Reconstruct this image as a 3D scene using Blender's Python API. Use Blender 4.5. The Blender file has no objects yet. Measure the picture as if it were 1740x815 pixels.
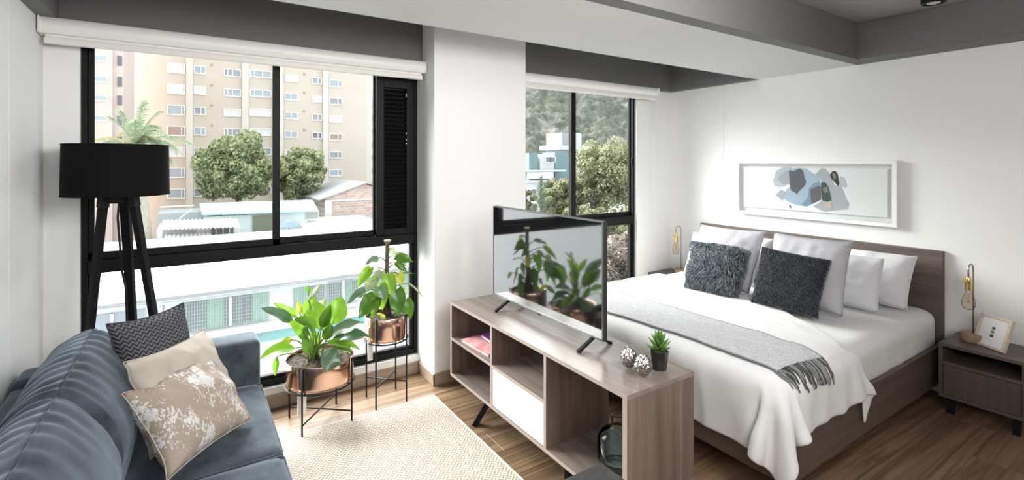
import bpy, bmesh, math, random
from mathutils import Vector, Matrix, noise
from mathutils.bvhtree import BVHTree

# ------------------------------------------------------------------ camera, light, exposure
SC = bpy.context.scene
COL = SC.collection
FPX, CX, HY, EYE = 836.0, 870.0, 275.0, 1.5
YAW = math.atan(548 / 836)
cam = bpy.data.objects.new('camera', bpy.data.cameras.new('camera'))
COL.objects.link(cam)
cam.location = (0, 0, EYE)
cam.rotation_euler = (math.pi / 2, 0, -YAW)
cam.data.sensor_fit = 'HORIZONTAL'
cam.data.sensor_width = 36
cam.data.lens = FPX / 1740 * 36
cam.data.shift_y = -(407.5 - HY) / 1740
cam.data.clip_start = 0.05
cam.data.clip_end = 2000
SC.camera = cam

world = bpy.data.worlds.new('overcast_sky')
SC.world = world
world.use_nodes = True
world.node_tree.nodes['Background'].inputs[0].default_value = (0.93, 0.965, 1.0, 1)
world.node_tree.nodes['Background'].inputs[1].default_value = 1.25

def light(name, kind, energy, loc, target, size=1.0, size_y=None, color=(1, 1, 1)):
    d = bpy.data.lights.new(name, kind)
    d.energy = energy
    d.color = color
    if kind == 'AREA':
        d.shape = 'RECTANGLE'
        d.size = size
        d.size_y = size_y or size
    if kind == 'SUN':
        d.angle = math.radians(size)
    o = bpy.data.objects.new(name, d)
    COL.objects.link(o)
    o.location = loc
    o.rotation_euler = (Vector(target) - Vector(loc)).to_track_quat('-Z', 'Y').to_euler()
    return o

light('sun', 'SUN', 12.5, (-14, 30, 25), (0, 0, 0), size=60, color=(1.0, 0.98, 0.95))
light('fill_light_sofa', 'AREA', 33, (1.5, 0.1, 2.1), (-0.45, 3.0, 1.5), size=1.3, size_y=0.8, color=(1.0, 0.99, 0.975))  # unseen fill lamp, added to brighten the sofa side
light('fill_light_bed', 'AREA', 24, (0.3, -1.3, 1.9), (3.8, 2.0, 3.2), size=1.6, size_y=0.6, color=(1.0, 0.985, 0.965))  # added lamp with no real source, lifts the bed wall

SC.view_settings.view_transform = 'Standard'
SC.view_settings.look = 'None'
SC.view_settings.exposure = 0.9
SC.view_settings.gamma = 1
SC.view_settings.use_curve_mapping = False
SC.cycles.use_denoising = True
SC.cycles.max_bounces = 12
SC.cycles.diffuse_bounces = 6
SC.cycles.glossy_bounces = 5
SC.cycles.transparent_max_bounces = 16
SC.cycles.caustics_reflective = False
SC.cycles.caustics_refractive = False
SC.cycles.sample_clamp_indirect = 6

# ------------------------------------------------------------------ helpers
R = random.Random(7)
FW = Vector((math.sin(YAW), math.cos(YAW), 0))
RT = Vector((math.cos(YAW), -math.sin(YAW), 0))
def ray(u, v): return FW + RT * ((u - CX) / FPX) + Vector((0, 0, 1)) * ((HY - v) / FPX)
def at(u, v, y):
    d = ray(u, v); return Vector((0, 0, EYE)) + d * (y / d.y)
def atx(u, v, x):
    d = ray(u, v); return Vector((0, 0, EYE)) + d * (x / d.x)
def atz(u, v, z):
    d = ray(u, v); return Vector((0, 0, EYE)) + d * ((z - EYE) / d.z)

ORIGIN = {}
def thing(name, label, cat, loc=(0, 0, 0), group=None, kind=None):
    o = bpy.data.objects.new(name, None)
    COL.objects.link(o)
    o.location = loc
    o.empty_display_size = 0.1
    ORIGIN[o.name] = Vector(loc)
    tag(o, label, cat, group, kind)
    return o
def tag(o, label=None, cat=None, group=None, kind=None):
    if label: o['label'] = label
    if cat: o['category'] = cat
    if group: o['group'] = group
    if kind: o['kind'] = kind
    return o
def obj(name, bm, mats, parent=None, smooth=False, kind=None, label=None):
    """links a bmesh built in world coordinates; the mesh is stored relative to its thing's base"""
    org = ORIGIN[parent.name] if parent else Vector((0, 0, 0))
    if org.length > 0:
        bmesh.ops.translate(bm, verts=bm.verts, vec=-org)
    me = bpy.data.meshes.new(name)
    bmesh.ops.recalc_face_normals(bm, faces=bm.faces)
    bm.to_mesh(me); bm.free()
    if not isinstance(mats, (list, tuple)): mats = [mats]
    for m in mats: me.materials.append(m)
    if smooth:
        me.polygons.foreach_set('use_smooth', [True] * len(me.polygons))
        if smooth != 'all': me.set_sharp_from_angle(angle=math.radians(38))
    o = bpy.data.objects.new(name, me)
    COL.objects.link(o)
    if parent: o.parent = parent
    ORIGIN[o.name] = org
    if kind: o['kind'] = kind
    if label: o['label'] = label
    return o
def base(name, bm, mats, label, cat, group=None, smooth=False, kind=None):
    """a thing that is one mesh, origin at its base centre"""
    xs = [v.co for v in bm.verts]
    c = Vector((sum(v.x for v in xs) / len(xs), sum(v.y for v in xs) / len(xs), min(v.z for v in xs)))
    bmesh.ops.translate(bm, verts=bm.verts, vec=-c)
    o = obj(name, bm, mats, None, smooth)
    o.location = c
    ORIGIN[o.name] = c
    return tag(o, label, cat, group, kind)
def copy_tree(o, parent=None):
    c = o.copy(); COL.objects.link(c)
    if parent: c.parent = parent
    for ch in list(o.children): copy_tree(ch, c)
    return c

def NB(): return bmesh.new()
def box(bm, x0, x1, y0, y1, z0, z1, bev=0.0, mi=0, seg=1):
    r = bmesh.ops.create_cube(bm, size=1, matrix=Matrix.Translation(((x0 + x1) / 2, (y0 + y1) / 2, (z0 + z1) / 2)) @ Matrix.Diagonal((x1 - x0, y1 - y0, z1 - z0, 1)))
    vs = r['verts']
    fs = set(f for v in vs for f in v.link_faces)
    for f in fs: f.material_index = mi
    if bev > 0:
        es = list(set(e for v in vs for e in v.link_edges))
        bmesh.ops.bevel(bm, geom=es, offset=bev, segments=seg, profile=0.6, affect='EDGES', material=-1)
    return bm
def obox(bm, p0, p1, w, d, up=(0, 0, 1), mi=0, w1=None, d1=None):
    """a bar from p0 to p1 with a rectangular section that may taper"""
    p0, p1 = Vector(p0), Vector(p1)
    ax = (p1 - p0).normalized()
    s = ax.cross(Vector(up))
    if s.length < 1e-4: s = ax.cross(Vector((1, 0, 0)))
    s.normalize(); t = s.cross(ax).normalized()
    w1 = w if w1 is None else w1; d1 = d if d1 is None else d1
    a = [bm.verts.new(p0 + s * (i * w / 2) + t * (j * d / 2)) for i, j in ((-1, -1), (1, -1), (1, 1), (-1, 1))]
    b = [bm.verts.new(p1 + s * (i * w1 / 2) + t * (j * d1 / 2)) for i, j in ((-1, -1), (1, -1), (1, 1), (-1, 1))]
    fs = [bm.faces.new(a), bm.faces.new(b[::-1])]
    for i in range(4): fs.append(bm.faces.new((a[i], a[(i + 1) % 4], b[(i + 1) % 4], b[i])))
    for f in fs: f.material_index = mi
    return bm
def tube(bm, pts, r, seg=8, mi=0, cap=True):
    pts = [Vector(p) for p in pts]
    rs = r if isinstance(r, (list, tuple)) else [r] * len(pts)
    rings = []; prev = None
    for i, p in enumerate(pts):
        a = pts[max(i - 1, 0)]; b = pts[min(i + 1, len(pts) - 1)]
        ax = (b - a).normalized()
        if prev is None:
            s = ax.cross(Vector((0, 0, 1)))
            if s.length < 1e-3: s = ax.cross(Vector((1, 0, 0)))
        else:
            s = prev - ax * prev.dot(ax)
        s.normalize(); prev = s; t = ax.cross(s)
        rings.append([bm.verts.new(p + (s * math.cos(k * 2 * math.pi / seg) + t * math.sin(k * 2 * math.pi / seg)) * rs[i]) for k in range(seg)])
    for i in range(len(rings) - 1):
        for k in range(seg):
            f = bm.faces.new((rings[i][k], rings[i][(k + 1) % seg], rings[i + 1][(k + 1) % seg], rings[i + 1][k]))
            f.material_index = mi; f.smooth = True
    if cap:
        for rg in (rings[0], rings[-1]):
            f = bm.faces.new(rg); f.material_index = mi
    return bm
def lathe(bm, prof, c, seg=40, mi=0, close=False):
    c = Vector(c); rings = []
    for r, z in prof:
        if r < 1e-6: rings.append([bm.verts.new(c + Vector((0, 0, z)))])
        else: rings.append([bm.verts.new(c + Vector((r * math.cos(2 * math.pi * k / seg), r * math.sin(2 * math.pi * k / seg), z))) for k in range(seg)])
    n = len(rings)
    for i in range(n - 1 + (1 if close else 0)):
        a, b = rings[i], rings[(i + 1) % n]
        for k in range(seg):
            k2 = (k + 1) % seg
            if len(a) == 1 and len(b) == 1: continue
            if len(a) == 1: f = bm.faces.new((a[0], b[k2], b[k]))
            elif len(b) == 1: f = bm.faces.new((a[k], a[k2], b[0]))
            else: f = bm.faces.new((a[k], a[k2], b[k2], b[k]))
            f.material_index = mi
    return bm
def torus(bm, c, Rr, r, seg=40, s2=8):
    c = Vector(c)
    rings = [[bm.verts.new(c + Vector(((Rr + r * math.cos(b)) * math.cos(a), (Rr + r * math.cos(b)) * math.sin(a), r * math.sin(b)))) for b in [2 * math.pi * j / s2 for j in range(s2)]] for a in [2 * math.pi * i / seg for i in range(seg)]]
    for i in range(seg):
        for j in range(s2):
            bm.faces.new((rings[i][j], rings[(i + 1) % seg][j], rings[(i + 1) % seg][(j + 1) % s2], rings[i][(j + 1) % s2]))
    return bm
def grid(bm, fn, nu, nv, uv=True, mi=0):
    vs = [[bm.verts.new(fn(i / nu, j / nv)) for j in range(nv + 1)] for i in range(nu + 1)]
    lay = bm.loops.layers.uv.verify() if uv else None
    for i in range(nu):
        for j in range(nv):
            f = bm.faces.new((vs[i][j], vs[i + 1][j], vs[i + 1][j + 1], vs[i][j + 1])); f.material_index = mi
            if lay:
                for l, (a, b) in zip(f.loops, ((i, j), (i + 1, j), (i + 1, j + 1), (i, j + 1))): l[lay].uv = (a / nu, b / nv)
    return vs
def bez(p0, p1, p2, n=8):
    p0, p1, p2 = Vector(p0), Vector(p1), Vector(p2)
    return [p0 * (1 - t) ** 2 + p1 * 2 * t * (1 - t) + p2 * t * t for t in [i / n for i in range(n + 1)]]

# ------------------------------------------------------------------ materials
MATS = {}
def mat(name, col=(0.8, 0.8, 0.8), rough=0.5, metal=0.0, spec=0.5, **kw):
    if name in MATS: return MATS[name]
    m = bpy.data.materials.new(name); m.use_nodes = True
    b = m.node_tree.nodes['Principled BSDF']
    b.inputs['Base Color'].default_value = (*col, 1)
    b.inputs['Roughness'].default_value = rough
    b.inputs['Metallic'].default_value = metal
    b.inputs['Specular IOR Level'].default_value = spec
    for k, v in kw.items(): b.inputs[k.replace('_', ' ')].default_value = v
    MATS[name] = m
    return m
class N:
    def __init__(s, m): s.t = m.node_tree; s.b = s.t.nodes['Principled BSDF']
    def n(s, typ, ins=None, **props):
        nd = s.t.nodes.new(typ)
        for k, v in props.items(): setattr(nd, k, v)
        for k, v in (ins or {}).items():
            if isinstance(v, bpy.types.NodeSocket): s.t.links.new(v, nd.inputs[k])
            else: nd.inputs[k].default_value = v
        return nd
    def math(s, op, a, b=0.0, c=0.0):
        return s.n('ShaderNodeMath', {0: a, 1: b, 2: c}, operation=op).outputs[0]
    def ramp(s, fac, stops):
        nd = s.n('ShaderNodeValToRGB', {0: fac}); e = nd.color_ramp.elements
        while len(e) < len(stops): e.new(0.5)
        for el, (p, c) in zip(e, stops): el.position = p; el.color = (*c, 1)
        return nd.outputs[0]
    def mixc(s, fac, a, b):
        nd = s.t.nodes.new('ShaderNodeMix'); nd.data_type = 'RGBA'
        for k, v in ((0, fac), (6, a), (7, b)):
            if isinstance(v, bpy.types.NodeSocket): s.t.links.new(v, nd.inputs[k])
            else: nd.inputs[k].default_value = v if k == 0 else (*v, 1)
        return nd.outputs[2]
    def link(s, sock, name): s.t.links.new(sock, s.b.inputs[name])
    def bump(s, h, strength=0.3, dist=0.01):
        nd = s.n('ShaderNodeBump', {'Height': h, 'Strength': strength, 'Distance': dist})
        s.t.links.new(nd.outputs[0], s.b.inputs['Normal'])
def coords(n, kind='Object', scale=(1, 1, 1), jitter=0.0):
    tc = n.n('ShaderNodeTexCoord').outputs[kind]
    if jitter:
        oi = n.n('ShaderNodeObjectInfo').outputs['Random']
        off = n.n('ShaderNodeVectorMath', {0: (jitter, jitter * 1.7, jitter * 0.6)}, operation='SCALE')
        n.t.links.new(oi, off.inputs['Scale'])
        tc = n.n('ShaderNodeVectorMath', {0: tc, 1: off.outputs[0]}, operation='ADD').outputs[0]
    return n.n('ShaderNodeMapping', {0: tc, 3: scale}).outputs[0]
def wood(name, dark, light, axis='x', rough=0.45, fine=1.0, jitter=3.0, contrast=(0.3, 0.7), rings=False):
    if name in MATS: return MATS[name]
    m = mat(name, rough=rough); n = N(m)
    sc = {'x': (1.2, 26, 26), 'y': (26, 1.2, 26), 'z': (26, 26, 1.2)}[axis]
    sc = tuple(v * fine for v in sc)
    v = coords(n, scale=sc, jitter=jitter)
    a = n.n('ShaderNodeTexNoise', {'Vector': v, 'Scale': 1.0, 'Detail': 6, 'Roughness': 0.65, 'Distortion': 0.4}).outputs[0]
    if rings:
        v2 = coords(n, scale=tuple(x * 0.16 for x in sc), jitter=jitter)
        nz = n.n('ShaderNodeTexNoise', {'Vector': v2, 'Scale': 1.4, 'Detail': 3, 'Distortion': 1.2}).outputs[0]
        w = n.math('SINE', n.math('MULTIPLY', nz, 46.0))
        a = n.math('ADD', n.math('MULTIPLY', a, 0.8), n.math('MULTIPLY', w, 0.11))
    n.link(n.ramp(a, [(contrast[0], dark), (contrast[1], light)]), 'Base Color')
    n.bump(a, 0.08, 0.002)
    return m
def cloth_mat(name, c1, c2, scale=60, rough=0.9, bump=0.15, sheen=0.0, mottled=3.0):
    if name in MATS: return MATS[name]
    m = mat(name, rough=rough, spec=0.2); n = N(m)
    v = coords(n)
    a = n.n('ShaderNodeTexNoise', {'Vector': v, 'Scale': mottled, 'Detail': 5, 'Roughness': 0.6}).outputs[0]
    w = n.n('ShaderNodeTexNoise', {'Vector': v, 'Scale': scale * 8, 'Detail': 2}).outputs[0]
    n.link(n.ramp(a, [(0.35, c1), (0.65, c2)]), 'Base Color')
    n.bump(w, bump, 0.002)
    m.node_tree.nodes['Principled BSDF'].inputs['Sheen Weight'].default_value = sheen
    return m
def paint(name, col, rough=0.6, var=0.0):
    if name in MATS: return MATS[name]
    m = mat(name, col, rough, spec=0.3); n = N(m)
    v = coords(n, scale=(1.3, 1.3, 1.3))
    a = n.n('ShaderNodeTexNoise', {'Vector': v, 'Scale': 90.0, 'Detail': 2}).outputs[0]
    n.bump(a, 0.04, 0.001)
    if var:
        b = n.n('ShaderNodeTexNoise', {'Vector': v, 'Scale': 2.0, 'Detail': 4}).outputs[0]
        n.link(n.ramp(b, [(0.3, tuple(c * (1 - var) for c in col)), (0.7, col)]), 'Base Color')
    return m
def glass_pane(name, tint=(0.97, 0.99, 0.98), refl=0.06):
    if name in MATS: return MATS[name]
    m = bpy.data.materials.new(name); m.use_nodes = True; t = m.node_tree
    for nd in list(t.nodes):
        if nd.type != 'OUTPUT_MATERIAL': t.nodes.remove(nd)
    out = [x for x in t.nodes if x.type == 'OUTPUT_MATERIAL'][0]
    tr = t.nodes.new('ShaderNodeBsdfTransparent'); tr.inputs[0].default_value = (*tint, 1)
    gl = t.nodes.new('ShaderNodeBsdfGlossy'); gl.inputs['Roughness'].default_value = 0.0
    lw = t.nodes.new('ShaderNodeLayerWeight'); lw.inputs[0].default_value = refl
    mx = t.nodes.new('ShaderNodeMixShader')
    t.links.new(lw.outputs['Fresnel'], mx.inputs[0]); t.links.new(tr.outputs[0], mx.inputs[1]); t.links.new(gl.outputs[0], mx.inputs[2])
    t.links.new(mx.outputs[0], out.inputs[0])
    MATS[name] = m
    return m
def leaf_mat(name, c1, c2, trans=0.35, rough=0.4, scale=4.0):
    if name in MATS: return MATS[name]
    m = mat(name, rough=rough); n = N(m)
    v = coords(n, jitter=2.0)
    a = n.n('ShaderNodeTexNoise', {'Vector': v, 'Scale': scale, 'Detail': 4}).outputs[0]
    c = n.ramp(a, [(0.35, c1), (0.65, c2)])
    n.link(c, 'Base Color')
    t = m.node_tree; out = [x for x in t.nodes if x.type == 'OUTPUT_MATERIAL'][0]
    tl = t.nodes.new('ShaderNodeBsdfTranslucent'); t.links.new(c, tl.inputs[0])
    mx = t.nodes.new('ShaderNodeMixShader'); mx.inputs[0].default_value = trans
    t.links.new(n.b.outputs[0], mx.inputs[1]); t.links.new(tl.outputs[0], mx.inputs[2]); t.links.new(mx.outputs[0], out.inputs[0])
    return m

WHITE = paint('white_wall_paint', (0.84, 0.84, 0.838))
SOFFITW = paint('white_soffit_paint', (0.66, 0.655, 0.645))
GREY = paint('grey_ceiling_paint', (0.165, 0.162, 0.162), var=0.04)
GREYC = paint('grey_ceiling_panel', (0.36, 0.355, 0.352))
BLACKF = mat('black_aluminium', (0.006, 0.006, 0.007), 0.5, spec=0.2)
BLACKM = mat('black_metal', (0.008, 0.008, 0.008), 0.5, spec=0.25)
BLINDW = mat('blind_white', (0.83, 0.825, 0.81), 0.4)
BLINDR = mat('blind_rail_cream', (0.80, 0.78, 0.745), 0.5)
PANE = glass_pane('window_glass')
SKIRT = wood('skirting_oak', (0.30, 0.22, 0.165), (0.43, 0.33, 0.26), 'x', 0.5)
OAK = wood('floor_oak', (0.145, 0.086, 0.048), (0.34, 0.228, 0.14), 'x', 0.36, fine=0.8, jitter=9.0, contrast=(0.30, 0.74), rings=True)
LAMX = wood('laminate_x', (0.14, 0.106, 0.09), (0.26, 0.21, 0.185), 'x', 0.42)
LAMY = wood('laminate_y', (0.15, 0.119, 0.104), (0.255, 0.213, 0.191), 'y', 0.27)
LAMZ = wood('laminate_z', (0.100, 0.069, 0.053), (0.195, 0.142, 0.115), 'z', 0.45)
EDGE = mat('laminate_edge', (0.40, 0.335, 0.30), 0.5)
HBED = wood('bed_laminate', (0.088, 0.066, 0.057), (0.16, 0.126, 0.111), 'y', 0.5)
RAILW = wood('rail_laminate', (0.075, 0.052, 0.042), (0.135, 0.098, 0.082), 'x', 0.5)
NSW = wood('nightstand_laminate', (0.065, 0.047, 0.041), (0.112, 0.086, 0.076), 'z', 0.5)
NST = wood('nightstand_top_laminate', (0.078, 0.059, 0.052), (0.125, 0.098, 0.088), 'y', 0.4)

# ------------------------------------------------------------------ room shell
XL, XR, YW, YB, ZC = -0.605, 4.10, 3.31, -2.3, 2.465
WW = 0.10
F = thing('floor', 'oak plank floor', None, (0, 0, 0), kind='structure')
bm = NB(); box(bm, XL - 0.1, XR + 0.1, YB - 0.1, YW + WW, -0.08, -0.014)
obj('subfloor', bm, mat('screed', (0.25, 0.22, 0.19), 0.9), F)
PLANKS = {}
pw, pl, gap = 0.192, 1.22, 0.0012
yy = YW - pw; row = 0
while yy > YB - pw:
    xx = XL - R.uniform(0.1, 1.1)
    while xx < XR:
        a, b = max(xx, XL), min(xx + pl - gap, XR)
        c, d = max(yy, YB), yy + pw - gap
        if b - a > 0.03:
            key = (round(b - a, 3), round(d - c, 3))
            if key not in PLANKS:
                bm = NB(); box(bm, 0, b - a, 0, d - c, -0.014, 0.0, bev=0.0015)
                me = bpy.data.meshes.new('plank'); bm.to_mesh(me); bm.free(); me.materials.append(OAK)
                PLANKS[key] = me
            o = bpy.data.objects.new('plank', PLANKS[key]); COL.objects.link(o); o.parent = F; o.location = (a, c, 0)
        xx += pl
    yy -= pw; row += 1

def struct(name, bm, m, smooth=False, parent=None):
    return tag(obj(name, bm, m, parent, smooth), kind='structure')
# left and right walls: panels with open joints in front of a backing
w = thing('wall_left', 'white panelled wall behind the sofa', None, kind='structure')
bm = NB(); box(bm, XL - 0.14, XL - 0.012, YB, YW + WW, 0, ZC + 0.1); obj('backing', bm, mat('joint_backing', (0.35, 0.34, 0.33), 0.9), w)  # plain grey board that shows through the panel joints
jl = [YB, -0.9, 0.35, 1.56, 2.77, YW + 0.02]
SEAM_L = at(15, 300, 1).y  # ray slope only
d = ray(15, 300); jl[4] = XL / d.x * d.y
for a, b in zip(jl, jl[1:]):
    bm = NB(); box(bm, XL - 0.012, XL, a + 0.0015, b - 0.0015, 0, ZC + 0.1, bev=0.001); obj('panel', bm, WHITE, w)
w = thing('wall_right', 'white panelled wall behind the bed', None, kind='structure')
bm = NB(); box(bm, XR + 0.012, XR + 0.14, YB, YW + WW, 0, ZC + 0.1); obj('backing', bm, MATS['joint_backing'], w)
jr = [YB, -0.95, 0.27, 1.49, 2.71, YW + 0.02]
for a, b in zip(jr, jr[1:]):
    g = 0.0015 if b > 2.6 else 0.0003
    bm = NB(); box(bm, XR, XR + 0.012, a + (0.0015 if a > 2.6 else 0.0), b - (0.0015 if 2.6 < b < 3 else 0.0), 0, ZC + 0.1); obj('panel', bm, WHITE, w)
bm = NB(); box(bm, XL - 0.14, XR + 0.14, YB - 0.12, YB, 0, ZC + 0.1); struct('wall_back', bm, WHITE)
# window wall
W1L, W1R, W1B, W1T = -0.468, 1.373, 0.126, 2.165
W2L, W2R, W2B, W2T = 2.05, 3.612, 0.126, 2.18
bm = NB()
Y0, Y1 = YW, YW + WW
box(bm, XL, W1L, Y0, Y1, 0, 2.7)
box(bm, W1L, W1R, Y0, Y1, 0, W1B)
box(bm, W1L, W1R, Y0, Y1, W1T, 2.7)
box(bm, W1R, W2L, Y0, Y1, 0, 2.7)
box(bm, W2L, W2R, Y0, Y1, 0, W2B)
box(bm, W2L, W2R, Y0, Y1, W2T, 2.7)
box(bm, W2R, XR, Y0, Y1, 0, 2.7)
struct('wall_front', bm, WHITE)
bm = NB(); box(bm, 1.373, 2.117, 3.044, YW, 0, ZC); struct('column', bm, WHITE)
# ceiling, beam and grey downstands
bm = NB(); box(bm, XL - 0.14, XR + 0.14, YB - 0.12, YW + WW, ZC, ZC + 0.12); struct('ceiling', bm, GREYC)
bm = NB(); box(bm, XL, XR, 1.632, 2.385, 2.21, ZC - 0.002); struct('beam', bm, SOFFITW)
bm = NB(); box(bm, XL, XR, 1.54, 1.632, 2.21, ZC - 0.002); struct('trim_1', bm, GREY)
bm = NB(); box(bm, 3.885, XR, YB, 1.54, 2.212, ZC - 0.002); struct('trim_2', bm, GREY)
bm = NB(); box(bm, XL, XL + 0.07, 2.385, YW, 2.19, ZC - 0.002); struct('trim_3', bm, GREY)
bm = NB(); box(bm, XL + 0.07, 1.373, 3.24, YW, 2.195, ZC - 0.002); struct('trim_4', bm, GREY)
bm = NB(); box(bm, 2.117, 4.03, 3.24, YW, 2.205, ZC - 0.002); struct('trim_5', bm, GREY)
bm = NB(); box(bm, 4.03, XR, 2.385, YW, 2.205, ZC - 0.002); struct('trim_6', bm, GREY)
# baseboards
def skirt(name, x0, x1, y0, y1):
    bm = NB(); box(bm, x0, x1, y0, y1, 0, 0.082, bev=0.003); struct(name, bm, SKIRT)
skirt('baseboard_front', XL + 0.012, 1.361, YW - 0.013, YW)
skirt('baseboard_column_side', 1.361, 1.373, 3.032, YW)
skirt('baseboard_column_front', 1.361, 2.129, 3.032, 3.044)
skirt('baseboard_left', XL, XL + 0.012, 2.95, YW - 0.013)
skirt('baseboard_right', XR - 0.012, XR, YB, 0.62)

# ------------------------------------------------------------------ windows
def frame_bar(bm, x0, x1, z0, z1, y0, y1): box(bm, x0, x1, y0, y1, z0, z1, bev=0.003)
YF = YW + 0.028
def window(name, label, L, Rr, B, T, zt0, zt1, mull, louver=None):
    wnd = thing(name, label, None, ((L + Rr) / 2, YF, B), kind='structure')
    bm = NB()
    frame_bar(bm, L, L + 0.026, B, T, YF, YF + 0.07); frame_bar(bm, Rr - 0.026, Rr, B, T, YF, YF + 0.07)
    frame_bar(bm, L + 0.026, Rr - 0.026, B, B + 0.04, YF, YF + 0.07)
    frame_bar(bm, L + 0.026, Rr - 0.026, T - 0.03, T, YF, YF + 0.07)
    frame_bar(bm, L + 0.026, Rr - 0.026, zt0, zt1 - 0.04, YF - 0.004, YF + 0.07)
    obj('frame', bm, BLACKF, wnd)
    end = louver if louver else Rr - 0.026
    # lower fixed light
    bm = NB()
    for a in ((L + 0.026, L + 0.05, B + 0.04, zt0), (Rr - 0.05, Rr - 0.026, B + 0.04, zt0), (L + 0.05, Rr - 0.05, B + 0.04, B + 0.06)):
        frame_bar(bm, *a, YF + 0.015, YF + 0.05)
    obj('lower_sash', bm, BLACKF, wnd)
    bm = NB(); box(bm, L + 0.05, Rr - 0.05, YF + 0.03, YF + 0.036, B + 0.06, zt0); obj('pane', bm, PANE, wnd)
    # upper sliding sashes
    zr = zt1 - 0.04
    for k, (a, b, yo) in enumerate(((L + 0.026, mull[1] + 0.0, 0.008), (mull[0] + 0.006, end, 0.034))):
        bm = NB()
        sl = 0.026 if k == 0 else mull[1] - mull[0] - 0.004
        frame_bar(bm, a, a + sl, zr, T - 0.03, YF + yo, YF + yo + 0.024)
        frame_bar(bm, b - (mull[1] - mull[0] if k == 0 else 0.012), b, zr, T - 0.03, YF + yo, YF + yo + 0.024)
        frame_bar(bm, a, b, zr, zt1, YF + yo, YF + yo + 0.024)
        frame_bar(bm, a, b, T - 0.055, T - 0.03, YF + yo, YF + yo + 0.024)
        s = obj('sash', bm, BLACKF, wnd)
        bm = NB(); box(bm, a + 0.02, b - 0.01, YF + yo + 0.009, YF + yo + 0.015, zt1, T - 0.055); obj('pane', bm, PANE, s)
    return wnd
w1 = window('window_1', 'black framed sliding window beside the floor lamp with a louvred panel', W1L, W1R, W1B, W1T, 0.918, 1.028, (0.428, 0.470), louver=1.075)
# louvre panel
lx0, lx1 = 1.075, W1R - 0.026
lou = obj('louver_panel', box(box(box(box(NB(), lx0, lx0 + 0.055, YF + 0.002, YF + 0.05, 0.99, W1T - 0.03, bev=0.003), lx1 - 0.055, lx1, YF + 0.002, YF + 0.05, 0.99, W1T - 0.03, bev=0.003), lx0 + 0.055, lx1 - 0.055, YF + 0.002, YF + 0.05, 0.99, 1.035), lx0 + 0.055, lx1 - 0.055, YF + 0.002, YF + 0.05, 2.02, W1T - 0.03), BLACKF, w1)
bm = NB(); box(bm, lx0 + 0.05, lx1 - 0.05, YF + 0.042, YF + 0.046, 1.03, 2.03); obj('mesh_back', bm, mat('louver_back', (0.01, 0.01, 0.011), 0.8), lou)
bm = NB(); obox(bm, (lx0 + 0.055, YF + 0.022, 0), (lx1 - 0.055, YF + 0.022, 0), 0.034, 0.004, up=(0, -0.62, 0.78))
sme = bpy.data.meshes.new('slat'); bm.to_mesh(sme); bm.free(); sme.materials.append(BLACKF)
for i in range(32):
    o = bpy.data.objects.new('slat', sme); COL.objects.link(o); o.parent = lou
    o.location = Vector((0, 0, 1.052 + i * 0.0305)) - ORIGIN[lou.name]
bm = NB()
for z in (1.98, 1.965, 1.70, 1.655, 1.63): box(bm, lx1 - 0.062, lx1 - 0.056, YF - 0.002, YF + 0.004, z, z + 0.005)
obj('screw', bm, mat('screw_steel', (0.6, 0.6, 0.6), 0.3, 1.0), lou)
w2 = window('window_2', 'black framed sliding window at the bed end', W2L, W2R, W2B, W2T, 0.905, 1.02, (2.822, 2.875))
bm = NB(); box(bm, W2R - 0.05, W2R - 0.035, YF - 0.008, YF + 0.004, 1.45, 1.53, bev=0.003); obj('latch', bm, BLACKF, w2)

def blind(label, x0, x1, z0, z1, cord):
    t = thing('roller_blind', label, 'blind', ((x0 + x1) / 2, 3.24, z0), 'white roller blinds')
    h = z1 - z0; y1 = 3.238; yd = 0.085
    prof = [(y1, z1), (y1 - yd * 0.75, z1), (y1 - yd * 0.92, z1 - h * 0.10), (y1 - yd, z1 - h * 0.3), (y1 - yd * 0.97, z1 - h * 0.46), (y1 - yd * 0.80, z0 + h * 0.37), (y1, z0 + h * 0.37)]
    bm = NB()
    a = [bm.verts.new((x0 + 0.006, y, z)) for y, z in prof]; b = [bm.verts.new((x1 - 0.006, y, z)) for y, z in prof]
    for i in range(len(prof)): bm.faces.new((a[i], a[(i + 1) % len(prof)], b[(i + 1) % len(prof)], b[i]))
    bm.faces.new(a); bm.faces.new(b)
    obj('cassette', bm, BLINDW, t, smooth=True)
    for xa in (x0, x1 - 0.006):
        bm = NB(); box(bm, xa, xa + 0.006, y1 - yd - 0.004, y1 + 0.002, z0 + h * 0.34, z1 + 0.002, bev=0.002)
        obj('end_cap', bm, BLINDW, t)
    bm = NB(); box(bm, x0 + 0.015, x1 - 0.015, y1 - 0.052, y1 - 0.022, z0, z0 + h * 0.27, bev=0.008, seg=3); obj('bottom_rail', bm, BLINDR, t, smooth=True)
    bm = NB(); box(bm, x0 + 0.02, x1 - 0.02, y1 - 0.04, y1 - 0.036, z0 + h * 0.2, z0 + h * 0.4); obj('fabric', bm, BLINDR, t)
    bm = NB()
    for dx in (0, 0.012): tube(bm, [(x1 - 0.02 + dx, y1 - 0.03, z0 + h * 0.3), (x1 - 0.02 + dx, y1 - 0.03, z0 - cord)], 0.0013, 5)
    obj('bead_cord', bm, mat('cord_white', (0.7, 0.7, 0.7), 0.5), t)
blind('long white roller blind rolled up over the sofa window', -0.598, 1.366, 2.068, 2.192, 0.06)
blind('shorter white roller blind rolled up over the window by the bed', 2.123, 3.75, 2.09, 2.203, 1.25)

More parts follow.
